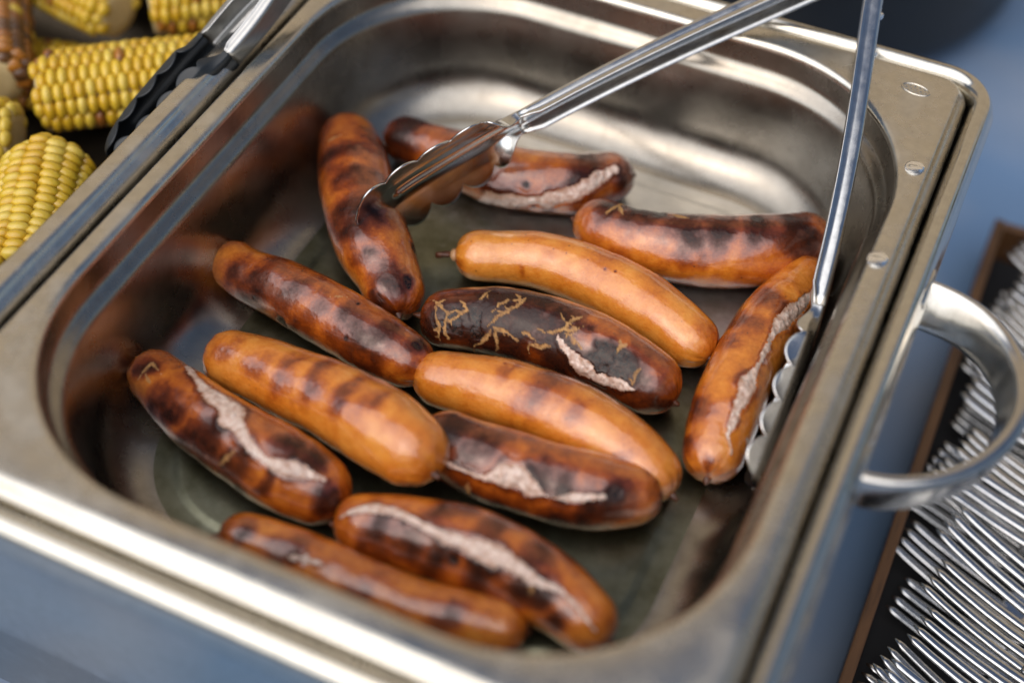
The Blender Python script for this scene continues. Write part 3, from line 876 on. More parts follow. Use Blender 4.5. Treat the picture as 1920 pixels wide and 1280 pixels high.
def build_sausage(key, level, label, mottling=0.22, seed=0, pale_under=0.12, tips=(True, True), wrinkle=1.0):
    d = SAUSAGES[key]
    spine = np.array(d['spine'])
    ts, th, P, D, L, r = sausage_base(spine)
    rm = spine[:, 3].mean()
    mm = 1000.0
    U = np.repeat(ts[:, None], NV, 1); TH = np.repeat(th[None, :], NU, 0)
    X = U * L * mm; Y = TH * rm * mm                      # surface metric in mm
    Q = P.reshape(-1, 3)
    n_lo = vnoise(Q, 70, seed).reshape(NU, NV)
    n_md = vnoise(Q, 190, seed + 1).reshape(NU, NV)
    n_hi = vnoise(Q, 520, seed + 2).reshape(NU, NV)
    n_xh = vnoise(Q, 1100, seed + 5).reshape(NU, NV)
    brown = level + mottling * (0.7 * n_lo + 0.45 * n_md)
    brown -= pale_under * smoothstep(1.4, 2.6, np.abs(TH))
    endd = np.minimum(U, 1 - U) * L * mm
    brown += 0.10 * smoothstep(9, 0, endd)
    char = np.zeros_like(brown); crack = np.zeros_like(brown)
    disp = 0.50 * n_lo + 0.55 * vnoise(Q, 34, seed + 6).reshape(NU, NV) + 0.16 * n_md + 0.035 * n_hi        # mm
    # casing gathers into pleats towards both ends
    ple = smoothstep(8, 1.5, endd) * smoothstep(0, 1.2, endd)
    disp += wrinkle * 0.22 * ple * np.sin(TH * 9 + 2.5 * n_lo + seed) + wrinkle * 0.10 * ple * np.sin(TH * 17 + 3 * n_md)
    heat = np.zeros_like(brown)
    n_w1 = vnoise(Q, 120, seed + 8).reshape(NU, NV); n_w2 = vnoise(Q, 120, seed + 9).reshape(NU, NV)
    split = np.full_like(brown, 9.0)
    swid = np.ones_like(brown)
    for mk in d['marks']:
        pts = [(u * L * mm, a * rm * mm) for u, a in mk[1]]
        size = mk[2]
        if mk[0] == 'b':
            q, _ = seg_dist(X, Y, pts)
            dx = X - pts[0][0] + 2.6 * n_w1 + 1.0 * n_md; dy = Y - pts[0][1] + 2.6 * n_w2 + 1.2 * n_hi
            q = np.hypot(dx * 1.10 + 0.22 * dy, dy * 0.78)         # grill bars brand across the length
            q = q * (1 + 0.35 * n_md)
            heat = np.maximum(heat, mk[3] * smoothstep(size * 1.85, size * 0.15, q)) * 0.72 + 0.28 * np.minimum(0.8, heat + mk[3] * smoothstep(size * 1.85, size * 0.15, q))
        elif mk[0] == 'k':
            q, _ = seg_dist(X, Y, pts)
            q = q * (1 + 0.5 * n_md) + 0.35 * size * n_hi
            k = smoothstep(size * 1.25, size * 0.55, q)
            char = np.maximum(char, k); brown += 0.35 * smoothstep(size * 1.9, size * 0.7, q)
            disp -= 0.25 * k * min(size, 2.0) * 0.6
        elif mk[0] == 'c':
            q, t = seg_dist(X, Y, pts)
            w = size * 1.12 * (0.35 + 0.9 * np.sin(np.clip(t, 0.06, 0.94) * math.pi))
            q = q + 0.38 * n_hi + 0.34 * n_xh
            k = smoothstep(w * 1.1, w * 0.75, q) * np.clip(0.85 + 0.5 * n_xh, 0, 1)
            crack = np.maximum(crack, k)
            disp += 0.14 * smoothstep(w * 2.4, w * 0.9, q) - 0.10 * k
        elif mk[0] == 's':
            q, t = seg_dist(X, Y, pts)
            w = size * (0.30 + 0.80 * np.sin(np.clip(t, 0.03, 0.97) * math.pi) ** 0.45) * (1.25 + 0.40 * n_md)
            tw = np.stack([t * 7.0, np.full_like(t, seed * 1.7), np.zeros_like(t)], -1).reshape(-1, 3)
            w = w * np.clip(1.0 + 0.75 * vnoise(tw, 1.0, seed + 4).reshape(t.shape), 0.30, 1.5)
            q = q + 0.30 * n_hi + 0.30 * n_xh
            e = q / w
            split = np.minimum(split, e)
    brown += heat * (1.12 + 0.25 * n_md + 0.12 * n_hi)
    inside = smoothstep(1.0, 0.75, split)
    lip = smoothstep(1.75, 1.12, split) * (1 - inside)
    disp += inside * (0.25 + 0.42 * n_hi + 0.30 * n_xh + 0.25 * n_md) - 0.35 * smoothstep(0.6, 0.95, split) * inside + 0.30 * lip
    brown += 0.30 * lip * (0.6 + 0.6 * n_md)
    P = P + D * (disp / mm)[..., None]
    nrm = D
    ctr = spine[:, :3].mean(0)
    base = np.array([ctr[0], ctr[1], -0.0645])
    V = (P - base).reshape(-1, 3)
    pole0 = np.array(spine[0][:3]) - base; pole1 = np.array(spine[-1][:3]) - base
    F = grid_faces(NU, NV, wrap=True)
    sp = (split.reshape(-1) < 1.0)
    fs = sp[F].all(1)
    root = empty("sausage", (base[0], base[1], RZ + base[2]))
    tag(root, label, "sausage", "grilled sausages in the steel pan")

    def part(name, faces, attrs, mat):
        used = np.unique(faces); idx = np.full(len(V), -1); idx[used] = np.arange(len(used))
        me = make_mesh(name, V[used], idx[faces])
        for k, arr in attrs.items():
            a = me.attributes.new(k, 'FLOAT', 'POINT')
            a.data.foreach_set("value", arr.reshape(-1)[used].astype(np.float32))
        a = me.attributes.new("skin", 'FLOAT_VECTOR', 'POINT')
        sv = np.stack([X.reshape(-1), Y.reshape(-1), np.full(X.size, seed * 7.3)], 1)[used]
        a.data.foreach_set("vector", sv.astype(np.float32).ravel())
        return obj(name, me, mat, root)
    part("casing", F[~fs], dict(brown=np.clip(brown, 0, 1), char=np.clip(char, 0, 1), char_gate=(char > 0.02).astype(float) * smoothstep(0.02, 0.3, char), crack=np.clip(crack, 0, 1) * (split > 1.0)), M['casing'])
    if fs.any():
        part("split_meat", F[fs], dict(edge=np.clip(split, 0, 1)), M['meat'])
    # tied-off tips
    rnd = random.Random(seed)
    for e, on in enumerate(tips):
        if not on: continue
        c, c2 = (spine[0, :3], spine[1, :3]) if e == 0 else (spine[-1, :3], spine[-2, :3])
        ax = (c - c2) / np.linalg.norm(c - c2)
        pts = []
        ln = 0.0016 + 0.0012 * rnd.random()
        jit = np.array([rnd.uniform(-1, 1), rnd.uniform(-1, 1), rnd.uniform(-.3, .8)]) * 0.0007
        for k in range(6):
            t = k / 5
            pts.append((*(c + ax * (-0.0012 + t * (ln + 0.0012)) + jit * t * t), 0.0017 * (1 - 0.75 * t) + 0.0002))
        tube("casing_tip", pts, M['tip'], root, base, 10, 0.25, seed)
    return root

def tube(name, pts, mat, parent, base, n=10, rough=0.0, seed=0):
    pts = np.array(pts)
    C = pts[:, :3]; T = np.gradient(C, axis=0)
    rings = []
    for k in range(len(C)):
        t = Vector(T[k]).normalized()
        s = t.cross(Vector((0.2, 0.1, 1))).normalized(); u = s.cross(t)
        rr = pts[k, 3]
        ring = []
        for a in np.linspace(0, 2 * math.pi, n, endpoint=False):
            q = rr * (1 + rough * math.sin(3 * a + k + seed))
            ring.append(tuple(Vector(C[k] - base) + s * (q * math.cos(a)) + u * (q * math.sin(a))))
        rings.append(np.array(ring))
    V, F = loft(rings, close_last=True)
    F = list(F) + [tuple(range(n))]
    return obj(name, make_mesh(name, V, F), mat, parent)

SPEC = [
    ('s1', 0.42, "brown sausage with a shrivelled dark end lying under the tip of the tongs", 0.26, 11),
    ('s2', 0.46, "dark browned sausage with a broad split, lying behind the scalloped head of the tongs", 0.22, 12),
    ('s3', 0.36, "sausage darkened along its back, lying behind the tong arm at the far wall", 0.20, 13),
    ('s4', 0.12, "pale golden unsplit sausage with a dark twisted stub at its end", 0.10, 14),
    ('s5', 0.40, "blackened sausage with tan cracks in its charred skin and a pale tear", 0.16, 15),
    ('s6', 0.42, "mottled brown sausage with one round black burnt spot on its side", 0.26, 16),
    ('s7', 0.16, "plump light orange sausage with faint grill bands, resting on its neighbour", 0.16, 17),
    ('s8', 0.36, "striped brown sausage with a thin crooked split and a star shaped crack at its end", 0.22, 18),
    ('s9', 0.17, "smooth pale golden sausage with one square brown grill mark", 0.10, 19),
    ('s10', 0.44, "brown sausage with a ragged white split, tucked against the smooth golden one", 0.20, 20),
    ('s11', 0.38, "thick sausage with a long pale split along its whole length and dark skin below", 0.20, 21),
    ('s12', 0.30, "orange brown sausage half hidden below the front wall of the pan", 0.16, 22),
    ('s13', 0.26, "golden sausage with a straight pale split, lying beside the scalloped tong edge", 0.18, 23),
]
ROOTS = {}
for key, lev, lab, mot, sd in SPEC:
    ROOTS[key] = build_sausage(key, lev, lab, mot, sd, tips=(key != 's4', True))

# the pale sausage keeps the twisted stub of its casing
def build_stub():
    sp = np.array(SAUSAGES['s4']['spine']); base = np.array(ROOTS['s4'].location) - np.array([0, 0, RZ])
    c, c2 = sp[0, :3], sp[1, :3]
    ax = (c - c2) / np.linalg.norm(c - c2)
    m, nt, b = new_mat("pale_knot"); b.inputs["Base Color"].default_value = (0.45, 0.25, 0.12, 1); b.inputs["Roughness"].default_value = 0.4
    pts = [(*(c + ax * t), r) for t, r in ((-0.0015, 0.0022), (0.0, 0.0026), (0.0010, 0.0024), (0.0018, 0.0014))]
    tube("casing_knot", pts, m, ROOTS['s4'], base, 12, 0.1, 3)
    pts = [(*(c + ax * t + np.array([0, 0, dz])), r) for t, r, dz in ((0.0012, 0.0010, 0), (0.0030, 0.0013, 0.0001), (0.0046, 0.0011, 0.0), (0.0062, 0.0014, -0.0003), (0.0076, 0.0012, -0.0004), (0.0082, 0.0005, -0.0004))]
    tube("casing_tip", pts, M['tip'], ROOTS['s4'], base, 10, 0.25, 5)
build_stub()

# ------------------------------------------------------------------ tongs
def channel_section(w, fl, k=5, bend=0.0016):
    """open U section in (n, i): flange, web, flange, rounded corners"""
    pts = [(-w - 0.0009, fl), (-w - 0.0006, fl - 0.0005), (-w, fl - 0.0011), (-w, fl * 0.55)]
    for a in np.linspace(0, math.pi / 2, k):
        pts.append((-w + bend - bend * math.cos(a), bend - bend * math.sin(a)))
    pts += [(-w * 0.4, 0.0), (0, 0), (w * 0.4, 0.0)]
    for a in np.linspace(math.pi / 2, 0, k):
        pts.append((w - bend + bend * math.cos(a), bend - bend * math.sin(a)))
    pts += [(w, fl * 0.55), (w, fl - 0.0011), (w + 0.0006, fl - 0.0005), (w + 0.0009, fl)]
    return np.array(pts)

def tong_arm(root, A, T, nrm, inward, lh, mat, mat_head, w0=0.0062, fl0=0.0068, lobes=5, hw=0.0060, hfl=0.0115, cup0=0.0045, bow=0.003, flare_to=28, curl=(52, 52)):
    """one arm (U channel) and its scalloped head; all vectors in the root's space"""
    A, T, nrm, inward = (Vector(v) for v in (A, T, nrm, inward))
    ax = (T - A).normalized(); Lg = (T - A).length
    inward = (inward - ax * inward.dot(ax)).normalized()
    nrm = ax.cross(inward).normalized() if ax.cross(inward).dot(nrm) > 0 else -ax.cross(inward).normalized()
    la = Lg - lh
    ns = 40
    rows = []
    for k in range(ns):
        s = k / (ns - 1)
        w = w0 * (1.12 - 0.25 * s); fl = fl0 * (1.05 - 0.10 * s) * (1 - 0.35 * smoothstep(0.94, 1.0, s))
        sag = -bow * smoothstep(0, 1, s) - 0.002 * math.sin(math.pi * s)
        c = A + ax * (la * s) + inward * sag
        rows.append([tuple(c + nrm * a + inward * b) for a, b in channel_section(w, fl)])
    nv = len(rows[0])
    me = make_mesh("arm", np.array(rows).reshape(-1, 3), grid_faces(ns, nv))
    o = obj("arm", me, mat, root)
    sm = o.modifiers.new("thickness", 'SOLIDIFY'); sm.thickness = 0.0008; sm.offset = 0
    # scalloped head
    nu, nw = 170, 51
    P = np.zeros((nu, nw, 3))
    for i in range(nu):
        s = i / (nu - 1)
        g = smoothstep(0.0, 0.22, s)
        close = math.sqrt(max(0.0, 1 - max(0.0, (s - 0.84) / 0.16) ** 2.2))
        web = (w0 * 0.87 * (1 - g) + hw * g) * (0.35 + 0.65 * close)
        flen = (fl0 * 0.62 * (1 - g) + hfl * g) * (0.55 + 0.45 * close)
        lob = abs(math.sin(math.pi * lobes * min(s / 0.985, 1.0))) ** 0.6
        flare = math.radians(90 - (90 - flare_to) * g)                 # the trough opens out towards the tip
        cup = cup0 * max(0.0, (s - 0.6) / 0.4) ** 2.0
        for j in range(nw):
            v = -1 + 2 * j / (nw - 1)
            sg = 1 if v >= 0 else -1
            av = abs(v)
            if av <= 0.40:
                a = av / 0.40
                n_ = web * a; i_ = 0.0006 * a * a
                rib = math.exp(-(n_ / 0.0019) ** 2) * (1 - smoothstep(0.72, 0.78, s))
                i_ += 0.0017 * rib
            else:
                f = (av - 0.40) / 0.60
                f1 = min(f, 0.5); f2 = max(0.0, f - 0.5)    # flange, then the petal curling in
                pl = flen * f2 * (0.45 + 1.0 * (lob - 0.2) * g + 0.3 * (1 - g))
                pa = flare + math.radians(curl[0] + (curl[1] - curl[0]) * s) * g * (0.8 + 0.2 * lob)
                n_ = web + flen * f1 * math.cos(flare) + pl * math.cos(pa)
                i_ = 0.0006 + flen * f1 * math.sin(flare) + pl * math.sin(pa)
            along = lh * s
            c = A + ax * (la + along) + inward * (cup + i_ - bow * (1 - s ** 1.3)) + nrm * (sg * n_)
            P[i, j] = c
    me = make_mesh("tong_head", P.reshape(-1, 3), grid_faces(nu, nw))
    h = obj("tong_head", me, mat_head, root)
    sm = h.modifiers.new("thickness", 'SOLIDIFY'); sm.thickness = 0.0009; sm.offset = 0
    return o, h

def build_tongs():
    A = Vector((0.0829, 0.1957, 0.0242)); T1 = Vector((-0.0604, 0.0167, -0.0350)); T2 = Vector((0.1114, -0.0275, -0.0500))
    base = A.copy()
    root = empty("serving_tongs", (A.x, A.y, A.z + RZ))
    tag(root, "open stainless steel tongs with scalloped heads resting among the sausages", "tongs")
    nrm = (T1 - A).cross(T2 - A).normalized()
    if nrm.z < 0: nrm = -nrm
    for T, To, out, ext, kw in ((T1, T2, 0.0085, 0.006, dict(hw=0.0072, hfl=0.0140, bow=0.006, flare_to=17, curl=(10, -4))), (T2, T1, 0.0060, 0.0, dict(hw=0.0056, hfl=0.0098, cup0=0.0012, bow=0.0068, curl=(56, 30)))):
        inward = (To - T).normalized()
        ax = (T - A).normalized(); inn = (inward - ax * inward.dot(ax)).normalized()
        tong_arm(root, -inn * 0.0048, T - base - inn * out + ax * ext, nrm, inn, 0.072 + ext, M['tongs'], M['tongs'], **kw)
    # spring hinge joining the arms
    V, F = lathe([(0.0001, -0.0075), (0.0068, -0.0075), (0.0076, -0.0066), (0.0076, 0.0066), (0.0068, 0.0075), (0.0001, 0.0075)], 28)
    h = obj("hinge", make_mesh("hinge", V, F), M['tongs'], root)
    h.rotation_euler = nrm.to_track_quat('Z', 'Y').to_euler()
    return root, nrm
TONGS, TONG_N = build_tongs()

# ------------------------------------------------------------------ corn on the cob
def kernel_mesh(name, mat):
    nu, nv = 5, 8
    V = [(0, 0, -0.6)]
    for i in range(1, nu):
        a = math.pi * i / nu
        z = -math.cos(a)
        for j in range(nv):
            b = 2 * math.pi * j / nv + math.pi / 8
            cx, cy = math.cos(b), math.sin(b)
            m = (abs(cx) ** 3.2 + abs(cy) ** 3.2) ** (1 / 3.2)
            rr = math.sin(a) ** 0.6
            V.append((cx / m * rr, cy / m * rr, max(z, -0.6) if z < 0 else z * 0.85))
    V.append((0, 0, 0.88))
    F = [(0, 1 + (j + 1) % nv, 1 + j) for j in range(nv)]
    for i in range(nu - 2):
        for j in range(nv):
            a = 1 + i * nv + j; b = 1 + i * nv + (j + 1) % nv
            F.append((a, b, b + nv, a + nv))
    last = len(V) - 1
    F += [(last, 1 + (nu - 2) * nv + j, 1 + (nu - 2) * nv + (j + 1) % nv) for j in range(nv)]
    me = make_mesh(name, np.array(V) * 0.5, F)
    me.materials.append(mat)
    return me

def corn_mat(name, c0, c1, c2, toast):
    m, nt, b = new_mat(name)
    oi = nt.nodes.new("ShaderNodeObjectInfo")
    n1 = noise_node(nt, 2.2, 2.0)
    c = mix_col(nt, oi.outputs["Random"], c0, c1)
    c = mix_col(nt, math_node(nt, 'MULTIPLY', map_range(nt, n1.outputs[0], 0.45, 0.75, 0, 1), toast), c, c2)
    nt.links.new(c, b.inputs["Base Color"])
    b.inputs["Roughness"].default_value = 0.3
    b.inputs["Coat Weight"].default_value = 0.25
    b.inputs["Coat Roughness"].default_value = 0.15
    b.inputs["Subsurface Weight"].default_value = 0.12
    b.inputs["Subsurface Radius"].default_value = (1.0, 0.7, 0.2)
    b.inputs["Subsurface Scale"].default_value = 0.003
    return m
K_YEL = kernel_mesh("kernel", corn_mat("corn_yellow", (0.56, 0.34, 0.016), (0.64, 0.44, 0.035), (0.38, 0.16, 0.015), 0.35))
K_PALE = kernel_mesh("kernel_pale", corn_mat("corn_pale", (0.60, 0.42, 0.04), (0.66, 0.49, 0.08), (0.42, 0.25, 0.04), 0.3))
K_TOAST = kernel_mesh("kernel_toasted", corn_mat("corn_toasted", (0.40, 0.16, 0.02), (0.22, 0.075, 0.015), (0.05, 0.02, 0.01), 0.9))
K_BURNT = kernel_mesh("kernel_burnt", corn_mat("corn_burnt", (0.07, 0.03, 0.012), (0.16, 0.07, 0.02), (0.015, 0.01, 0.008), 0.9))
M['core'], _nt, _b = new_mat("cob_core")
_n = noise_node(_nt, 300, 3)
_nt.links.new(mix_col(_nt, _n.outputs[0], (0.45, 0.33, 0.14), (0.62, 0.50, 0.28)), _b.inputs["Base Color"])
_b.inputs["Roughness"].default_value = 0.6

def build_cob(a, b, R, rows, label, seed, pal=(K_YEL,), weights=(1,), pitch=0.0044, taper=0.10, burnt_angle=None):
    """cob lying from a to b (rim-plane coordinates); kernels in straight rows"""
    rnd = random.Random(seed)
    a, b = Vector(a), Vector(b)
    ax = (b - a).normalized(); Lc = (b - a).length
    root = empty("corn_cob", (a.x, a.y, RZ + a.z - R))
    tag(root, label, "corn cob", "grilled corn cobs in the neighbouring pan")
    off = Vector((0, 0, R))
    up = (Vector((0, 0, 1)) - ax * ax.z).normalized(); sd = ax.cross(up)
    # core
    ringn = 24; rings = []
    prof = [(0.0, 0.35), (0.0, 0.66), (0.02, 0.74), (0.5, 0.80), (0.98, 0.70), (1.0, 0.50), (1.0, 0.2)]
    for t, q in prof:
        rings.append(np.array([tuple(off + ax * (Lc * t) + (up * math.cos(w) + sd * math.sin(w)) * (R * q)) for w in np.linspace(0, 2 * math.pi, ringn, endpoint=False)]))
    V, F = loft(rings, close_last=True)
    obj("cob_core", make_mesh("cob_core", V, list(F) + [tuple(range(ringn))]), M['core'], root)
    cols = max(3, int(Lc / pitch))
    for r_ in range(rows):
        w0 = 2 * math.pi * r_ / rows
        sh = rnd.random() * 0.8
        for c_ in range(cols):
            t = (c_ + 0.5 + sh - 0.4) / cols
            if t > 1.0: continue
            w = w0 + 0.06 * math.sin(t * 5 + r_)
            rad = up * math.cos(w) + sd * math.sin(w)
            if rad.z < -0.45: continue                      # the side lying on the pan shows nothing
            q = R * (1 - taper * t * t) * (0.86 if c_ == 0 else 1.0)
            kw = 2 * math.pi * q / rows * 1.10
            me = rnd.choices(pal, weights)[0]
            if burnt_angle is not None and abs((w - burnt_angle + math.pi) % (2 * math.pi) - math.pi) < 0.9 and rnd.random() < 0.8:
                me = rnd.choice((K_TOAST, K_BURNT))
            tang = ax.cross(rad)
            pos = off + ax * (Lc * t) + rad * (q - 0.0035)
            sx = pitch * (1.12 + 0.10 * rnd.random()); sy = kw * (0.96 + 0.06 * rnd.random()); sz = 0.0082 * (0.92 + 0.2 * rnd.random())
            mt = Matrix(((ax.x * sx, tang.x * sy, rad.x * sz, pos.x), (ax.y * sx, tang.y * sy, rad.y * sz, pos.y), (ax.z * sx, tang.z * sy, rad.z * sz, pos.z), (0, 0, 0, 1)))
            k = bpy.data.objects.new("kernel", me)
            COL.objects.link(k)
            k.parent = root
            k.matrix_local = mt
    return root

YEL = (K_YEL, K_PALE, K_TOAST)
build_cob((-0.2365, 0.0315, -0.0435), (-0.1700, 0.0815, -0.0435), 0.0208, 15, "plump yellow corn cob with scorched kernels, lying beside the black tongs", 31, YEL, (16, 4, 0.7), taper=0.05)
build_cob((-0.2040, -0.0030, -0.0425), (-0.1720, -0.0680, -0.0425), 0.0205, 15, "clean bright yellow corn cob lying against the shared rim between the two pans", 32, (K_YEL, K_PALE), (3, 1), taper=0.05)
build_cob((-0.2300, 0.0060, -0.0440), (-0.2720, -0.0100, -0.0440), 0.0172, 14, "pale corn cob with its cut end against the clean yellow one", 33, (K_PALE, K_YEL), (2, 1), taper=0.1)
build_cob((-0.2620, 0.0320, -0.0450), (-0.3160, 0.1010, -0.0450), 0.0175, 14, "heavily charred brown corn cob with ashy kernels", 34, (K_TOAST, K_BURNT, K_PALE), (3, 3, 1.2), burnt_angle=0.6)
build_cob((-0.2430, 0.1000, -0.0450), (-0.3050, 0.1080, -0.0450), 0.0165, 14, "yellow corn cob lying next to the charred one", 35, YEL, (10, 3, 0.5))
build_cob((-0.2310, 0.1080, -0.0420), (-0.1830, 0.1460, -0.0420), 0.0195, 14, "corn cob with a browned patch and whitish kernels under the steel tong arm", 36, (K_PALE, K_YEL, K_TOAST), (6, 5, 1.6), burnt_angle=-0.5)

# a second layer lies below these, in the deep shade of the pan
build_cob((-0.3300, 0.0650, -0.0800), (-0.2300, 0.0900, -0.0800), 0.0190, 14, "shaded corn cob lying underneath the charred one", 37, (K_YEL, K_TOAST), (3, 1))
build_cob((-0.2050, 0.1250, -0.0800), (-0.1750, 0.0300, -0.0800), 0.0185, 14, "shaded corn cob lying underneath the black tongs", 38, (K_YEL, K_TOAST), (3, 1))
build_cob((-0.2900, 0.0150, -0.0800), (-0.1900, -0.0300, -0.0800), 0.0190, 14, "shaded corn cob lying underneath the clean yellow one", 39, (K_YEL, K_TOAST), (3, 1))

# black-headed tongs in the corn pan
def build_corn_tongs():
    m, nt, b = new_mat("black_silicone")
    n1 = noise_node(nt, 200, 3)
    nt.links.new(mix_col(nt, n1.outputs[0], (0.008, 0.011, 0.014), (0.016, 0.020, 0.024)), b.inputs["Base Color"])
    b.inputs["Roughness"].default_value = 0.45
    A = Vector((-0.1290, 0.0980, 0.0300)); T = Vector((-0.1690, 0.0000, -0.0300))
    root = empty("serving_tongs", (A.x, A.y, A.z + RZ))
    tag(root, "closed tongs with black scalloped silicone heads lying on the corn", "tongs")
    for s in (-1, 1):
        inn = Vector((s * 0.93, -0.35 * s, 0.1)).normalized()
        off = -inn * 0.0035
        tong_arm(root, off, T - A - inn * 0.010, Vector((0.1, -0.4, 0.9)), inn, 0.062, M['dull'], m, w0=0.0055, fl0=0.0045, hw=0.0060, hfl=0.0085)
build_corn_tongs()

# ------------------------------------------------------------------ wooden tray with forks
def build_tray():
    m, nt, b = new_mat("dark_wood")
    n1 = noise_node(nt, 24, 6, 0.6, stretch=(6, 0.6, 6))
    n2 = noise_node(nt, 140, 4, 0.6, stretch=(3, 0.3, 3))
    c = mix_col(nt, map_range(nt, n1.outputs[0], 0.3, 0.7, 0, 1), (0.060, 0.026, 0.010), (0.150, 0.070, 0.026))
    c = mix_col(nt, map_range(nt, n2.outputs[0], 0.45, 0.75, 0, 0.6), c, (0.03, 0.014, 0.007))
    nt.links.new(c, b.inputs["Base Color"]); b.inputs["Roughness"].default_value = 0.45
    bump(nt, b, n2.outputs[0], 0.2, 0.0004)
    root = empty("cutlery_tray", (0.2735, 0.065, 0.0))
    tag(root, "long dark wooden tray filled with forks beside the chafing dish", "tray")
    W_, L_, H_, t = 0.216, 0.370, 0.026, 0.005
    felt, nt2, b2 = new_mat("black_felt")
    b2.inputs["Base Color"].default_value = (0.008, 0.008, 0.009, 1); b2.inputs["Roughness"].default_value = 0.95
    def add(name, sx, sy, sz, loc, mat=m):
        obj(name, box_mesh(name, sx, sy, sz, 0.0009), mat, root, loc)
    add("tray_lining", W_ - 2 * t - .0004, L_ - 2 * t - .0004, 0.004, (0, 0, 0.0006), felt)
    add("tray_side", t, L_, H_, (-W_ / 2 + t / 2, 0, 0.0003)); add("tray_side", t, L_, H_, (W_ / 2 - t / 2, 0, 0.0003))
    add("tray_end", W_ - 2 * t - .0002, t, H_ - .0006, (0, L_ / 2 - t / 2, 0.0003)); add("tray_end", W_ - 2 * t - .0002, t, H_ - .0006, (0, -L_ / 2 + t / 2, 0.0003))
build_tray()

def fork_z(x):
    """height profile of a fork along its length (tips at x=0)"""
    return np.interp(x, [0, .012, .025, .038, .050, .060, .070, .082, .100, .140, .180, .195], [.0085, .0052, .0026, .0010, .0004, .0012, .0040, .0072, .0085, .0072, .0035, .0022])

def make_fork_meshes():
    # a single tine: from the root at x=0.052 to the tip at x=0
    out = {}
    for k, yr in enumerate((-0.0087, -0.0029, 0.0029, 0.0087)):
        rings = []
        xs = np.linspace(0.056, 0.0, 16)
        for x in xs:
            t = x / 0.056
            w = 0.00155 + 0.00055 * t; h = 0.00085 + 0.00035 * t
            if x < 0.004:
                q = math.sqrt(max(0.05, 1 - (1 - x / 0.004) ** 2)); w *= q; h *= q
            y = yr * (0.90 + 0.10 * t)
            z = fork_z(x)
            ring = []
            for a in np.linspace(0, 2 * math.pi, 10, endpoint=False):
                ca, sa = math.cos(a), math.sin(a)
                ring.append((x, y + w * math.copysign(abs(ca) ** .6, ca), z + h * math.copysign(abs(sa) ** .6, sa)))
            rings.append(np.array(ring))
        V, F = loft(rings, close_last=True)
        out['tine%d' % k] = make_mesh("tine", V, F)
    def body(xs, ws, hs, name):
        rings = []
        for x, w, h in zip(xs, ws, hs):
            z = fork_z(x)
            ring = []
            for a in np.linspace(0, 2 * math.pi, 24, endpoint=False):
                ca, sa = math.cos(a), math.sin(a)
                y = w * math.copysign(abs(ca) ** .75, ca)
                dish = 0.0016 * (y / 0.012) ** 2 if name == "head" else 0.0
                ring.append((x, y, z + dish + h * math.copysign(abs(sa) ** .8, sa)))
            rings.append(np.array(ring))
        V, F = loft(rings, close_last=True)
        return make_mesh(name, V, list(F) + [tuple(range(24))])
    xs = np.linspace(0.0485, 0.086, 26)
    out['head'] = body(xs, np.interp(xs, [.0485, .054, .060, .068, .076, .086], [.0112, .0118, .0112, .0085, .0048, .0034]), np.interp(xs, [.0485, .06, .086], [.0010, .0012, .0019]), "head")
    xs = np.linspace(0.0855, 0.195, 36)
    out['handle'] = body(xs, np.interp(xs, [.085, .11, .15, .18, .19, .195], [.0033, .0036, .0056, .0082, .0074, .0030]), np.interp(xs, [.085, .195], [.0018, .0011]), "handle")
    for me in out.values(): me.materials.append(M['fork'])
    return out
FORK = make_fork_meshes()
def build_fork(loc, rz, tilt, roll, label):
    root = empty("fork", loc)
    root.rotation_euler = (roll, tilt, rz)
    tag(root, label, "fork", label)
    obj("head", FORK['head'], None, root); obj("handle", FORK['handle'], None, root)
    for k in range(4): obj("tine", FORK['tine%d' % k], None, root)

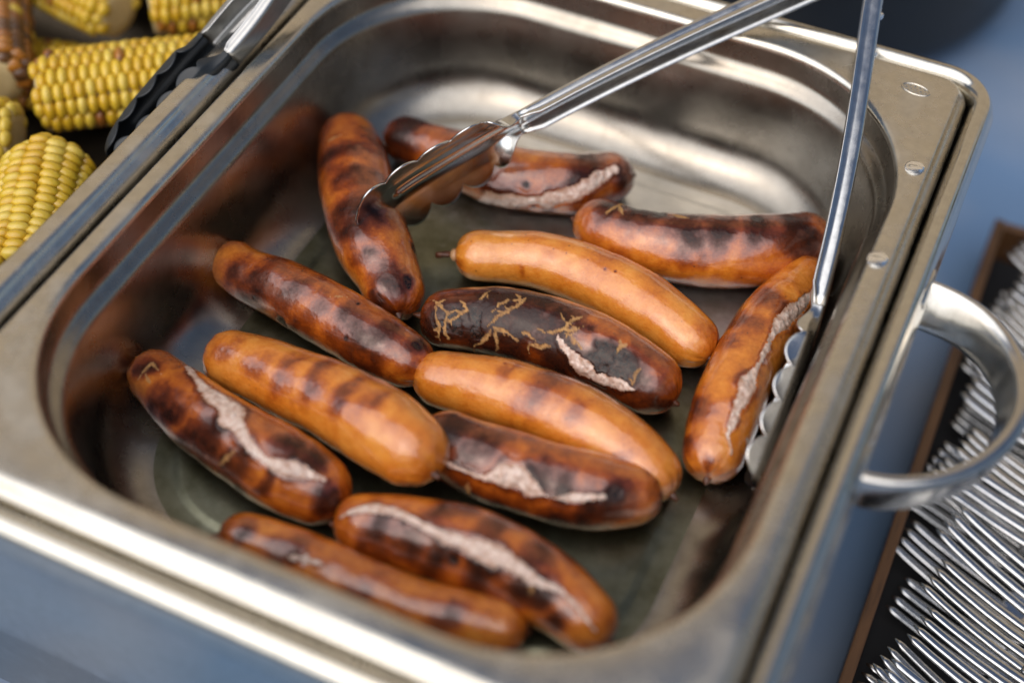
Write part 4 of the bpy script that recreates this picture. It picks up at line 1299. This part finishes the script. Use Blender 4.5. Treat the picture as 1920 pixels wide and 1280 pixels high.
def build_forks():
    rnd = random.Random(77)
    lab = ("steel fork on top of the heap in the wooden tray", "steel fork half covered by others in the wooden tray", "steel fork at the bottom of the heap in the wooden tray")
    for layer, (z, x, n, y0, dy, ang) in enumerate(((0.0290, 0.1800, 12, 0.222, 0.0250, -18), (0.0175, 0.1745, 12, 0.233, 0.0250, -15), (0.0060, 0.1725, 12, 0.226, 0.0250, -12))):
        for k in range(n):
            if rnd.random() < (0.0, 0.30, 0.5)[layer]: continue
            y = y0 - dy * k + rnd.uniform(-.004, .004)
            build_fork((x + rnd.uniform(-.004, .006), y, z + rnd.uniform(-.0015, .003)), math.radians(ang + rnd.uniform(-6, 6)), math.radians(rnd.uniform(-1.5, 3)), math.radians(rnd.uniform(-9, 9)), lab[layer])
build_forks()

# ------------------------------------------------------------------ water drops
def water():
    m, nt, b = new_mat("water")
    b.inputs["Base Color"].default_value = (1, 1, 1, 1)
    b.inputs["Roughness"].default_value = 0.02
    b.inputs["IOR"].default_value = 1.33
    b.inputs["Transmission Weight"].default_value = 1.0
    return m
M['water'] = water()
def drop(loc, r, h, label, cat="water drop", rot=None, seed=0, sy=1.0):
    n = 28
    rnd = random.Random(seed); ph = rnd.random() * 6
    rings = []
    for k in range(9):
        a = k / 8 * math.pi / 2
        rr = r * math.cos(a) ** 0.9 if k < 8 else r * 0.02
        zz = h * math.sin(a)
        rings.append(np.array([(rr * (1 + 0.07 * math.sin(2 * w + ph) + 0.03 * math.sin(3 * w)) * math.cos(w), sy * rr * (1 + 0.07 * math.sin(2 * w + ph)) * math.sin(w), zz) for w in np.linspace(0, 2 * math.pi, n, endpoint=False)]))
    V, F = loft(rings, close_last=True)
    F = list(F) + [tuple(reversed(range(n)))]
    o = obj("water_drop", make_mesh("water_drop", V, F), M['water'], None, loc)
    if rot is not None: o.rotation_euler = rot
    tag(o, label, cat, "water drops")
    return o
drop((0.1278, 0.1031, RZ + 0.0003), 0.0036, 0.0017, "round water drop on the pan rim, just below the stamped corner", seed=1)
drop((0.1279, 0.0491, RZ + 0.0003), 0.0039, 0.0015, "flat water drop on the pan rim beside the tong arm", seed=2)

for k, (p_, r_) in enumerate((((0.0925, 0.1718, RZ + 0.0132), 0.0017), ((0.0960, 0.1540, RZ + 0.0070), 0.0019), ((0.0990, 0.1359, RZ + 0.0010), 0.0020), ((0.1030, 0.1166, RZ - 0.0058), 0.0022))):
    where = ("topmost", "second highest", "third highest", "lowest")[k]
    drop(p_, r_, 0.0016, "clear water drop clinging to the tong arm, %s of four" % where, rot=(0, math.radians(78), math.radians(-8)), seed=20 + k, sy=1.5)
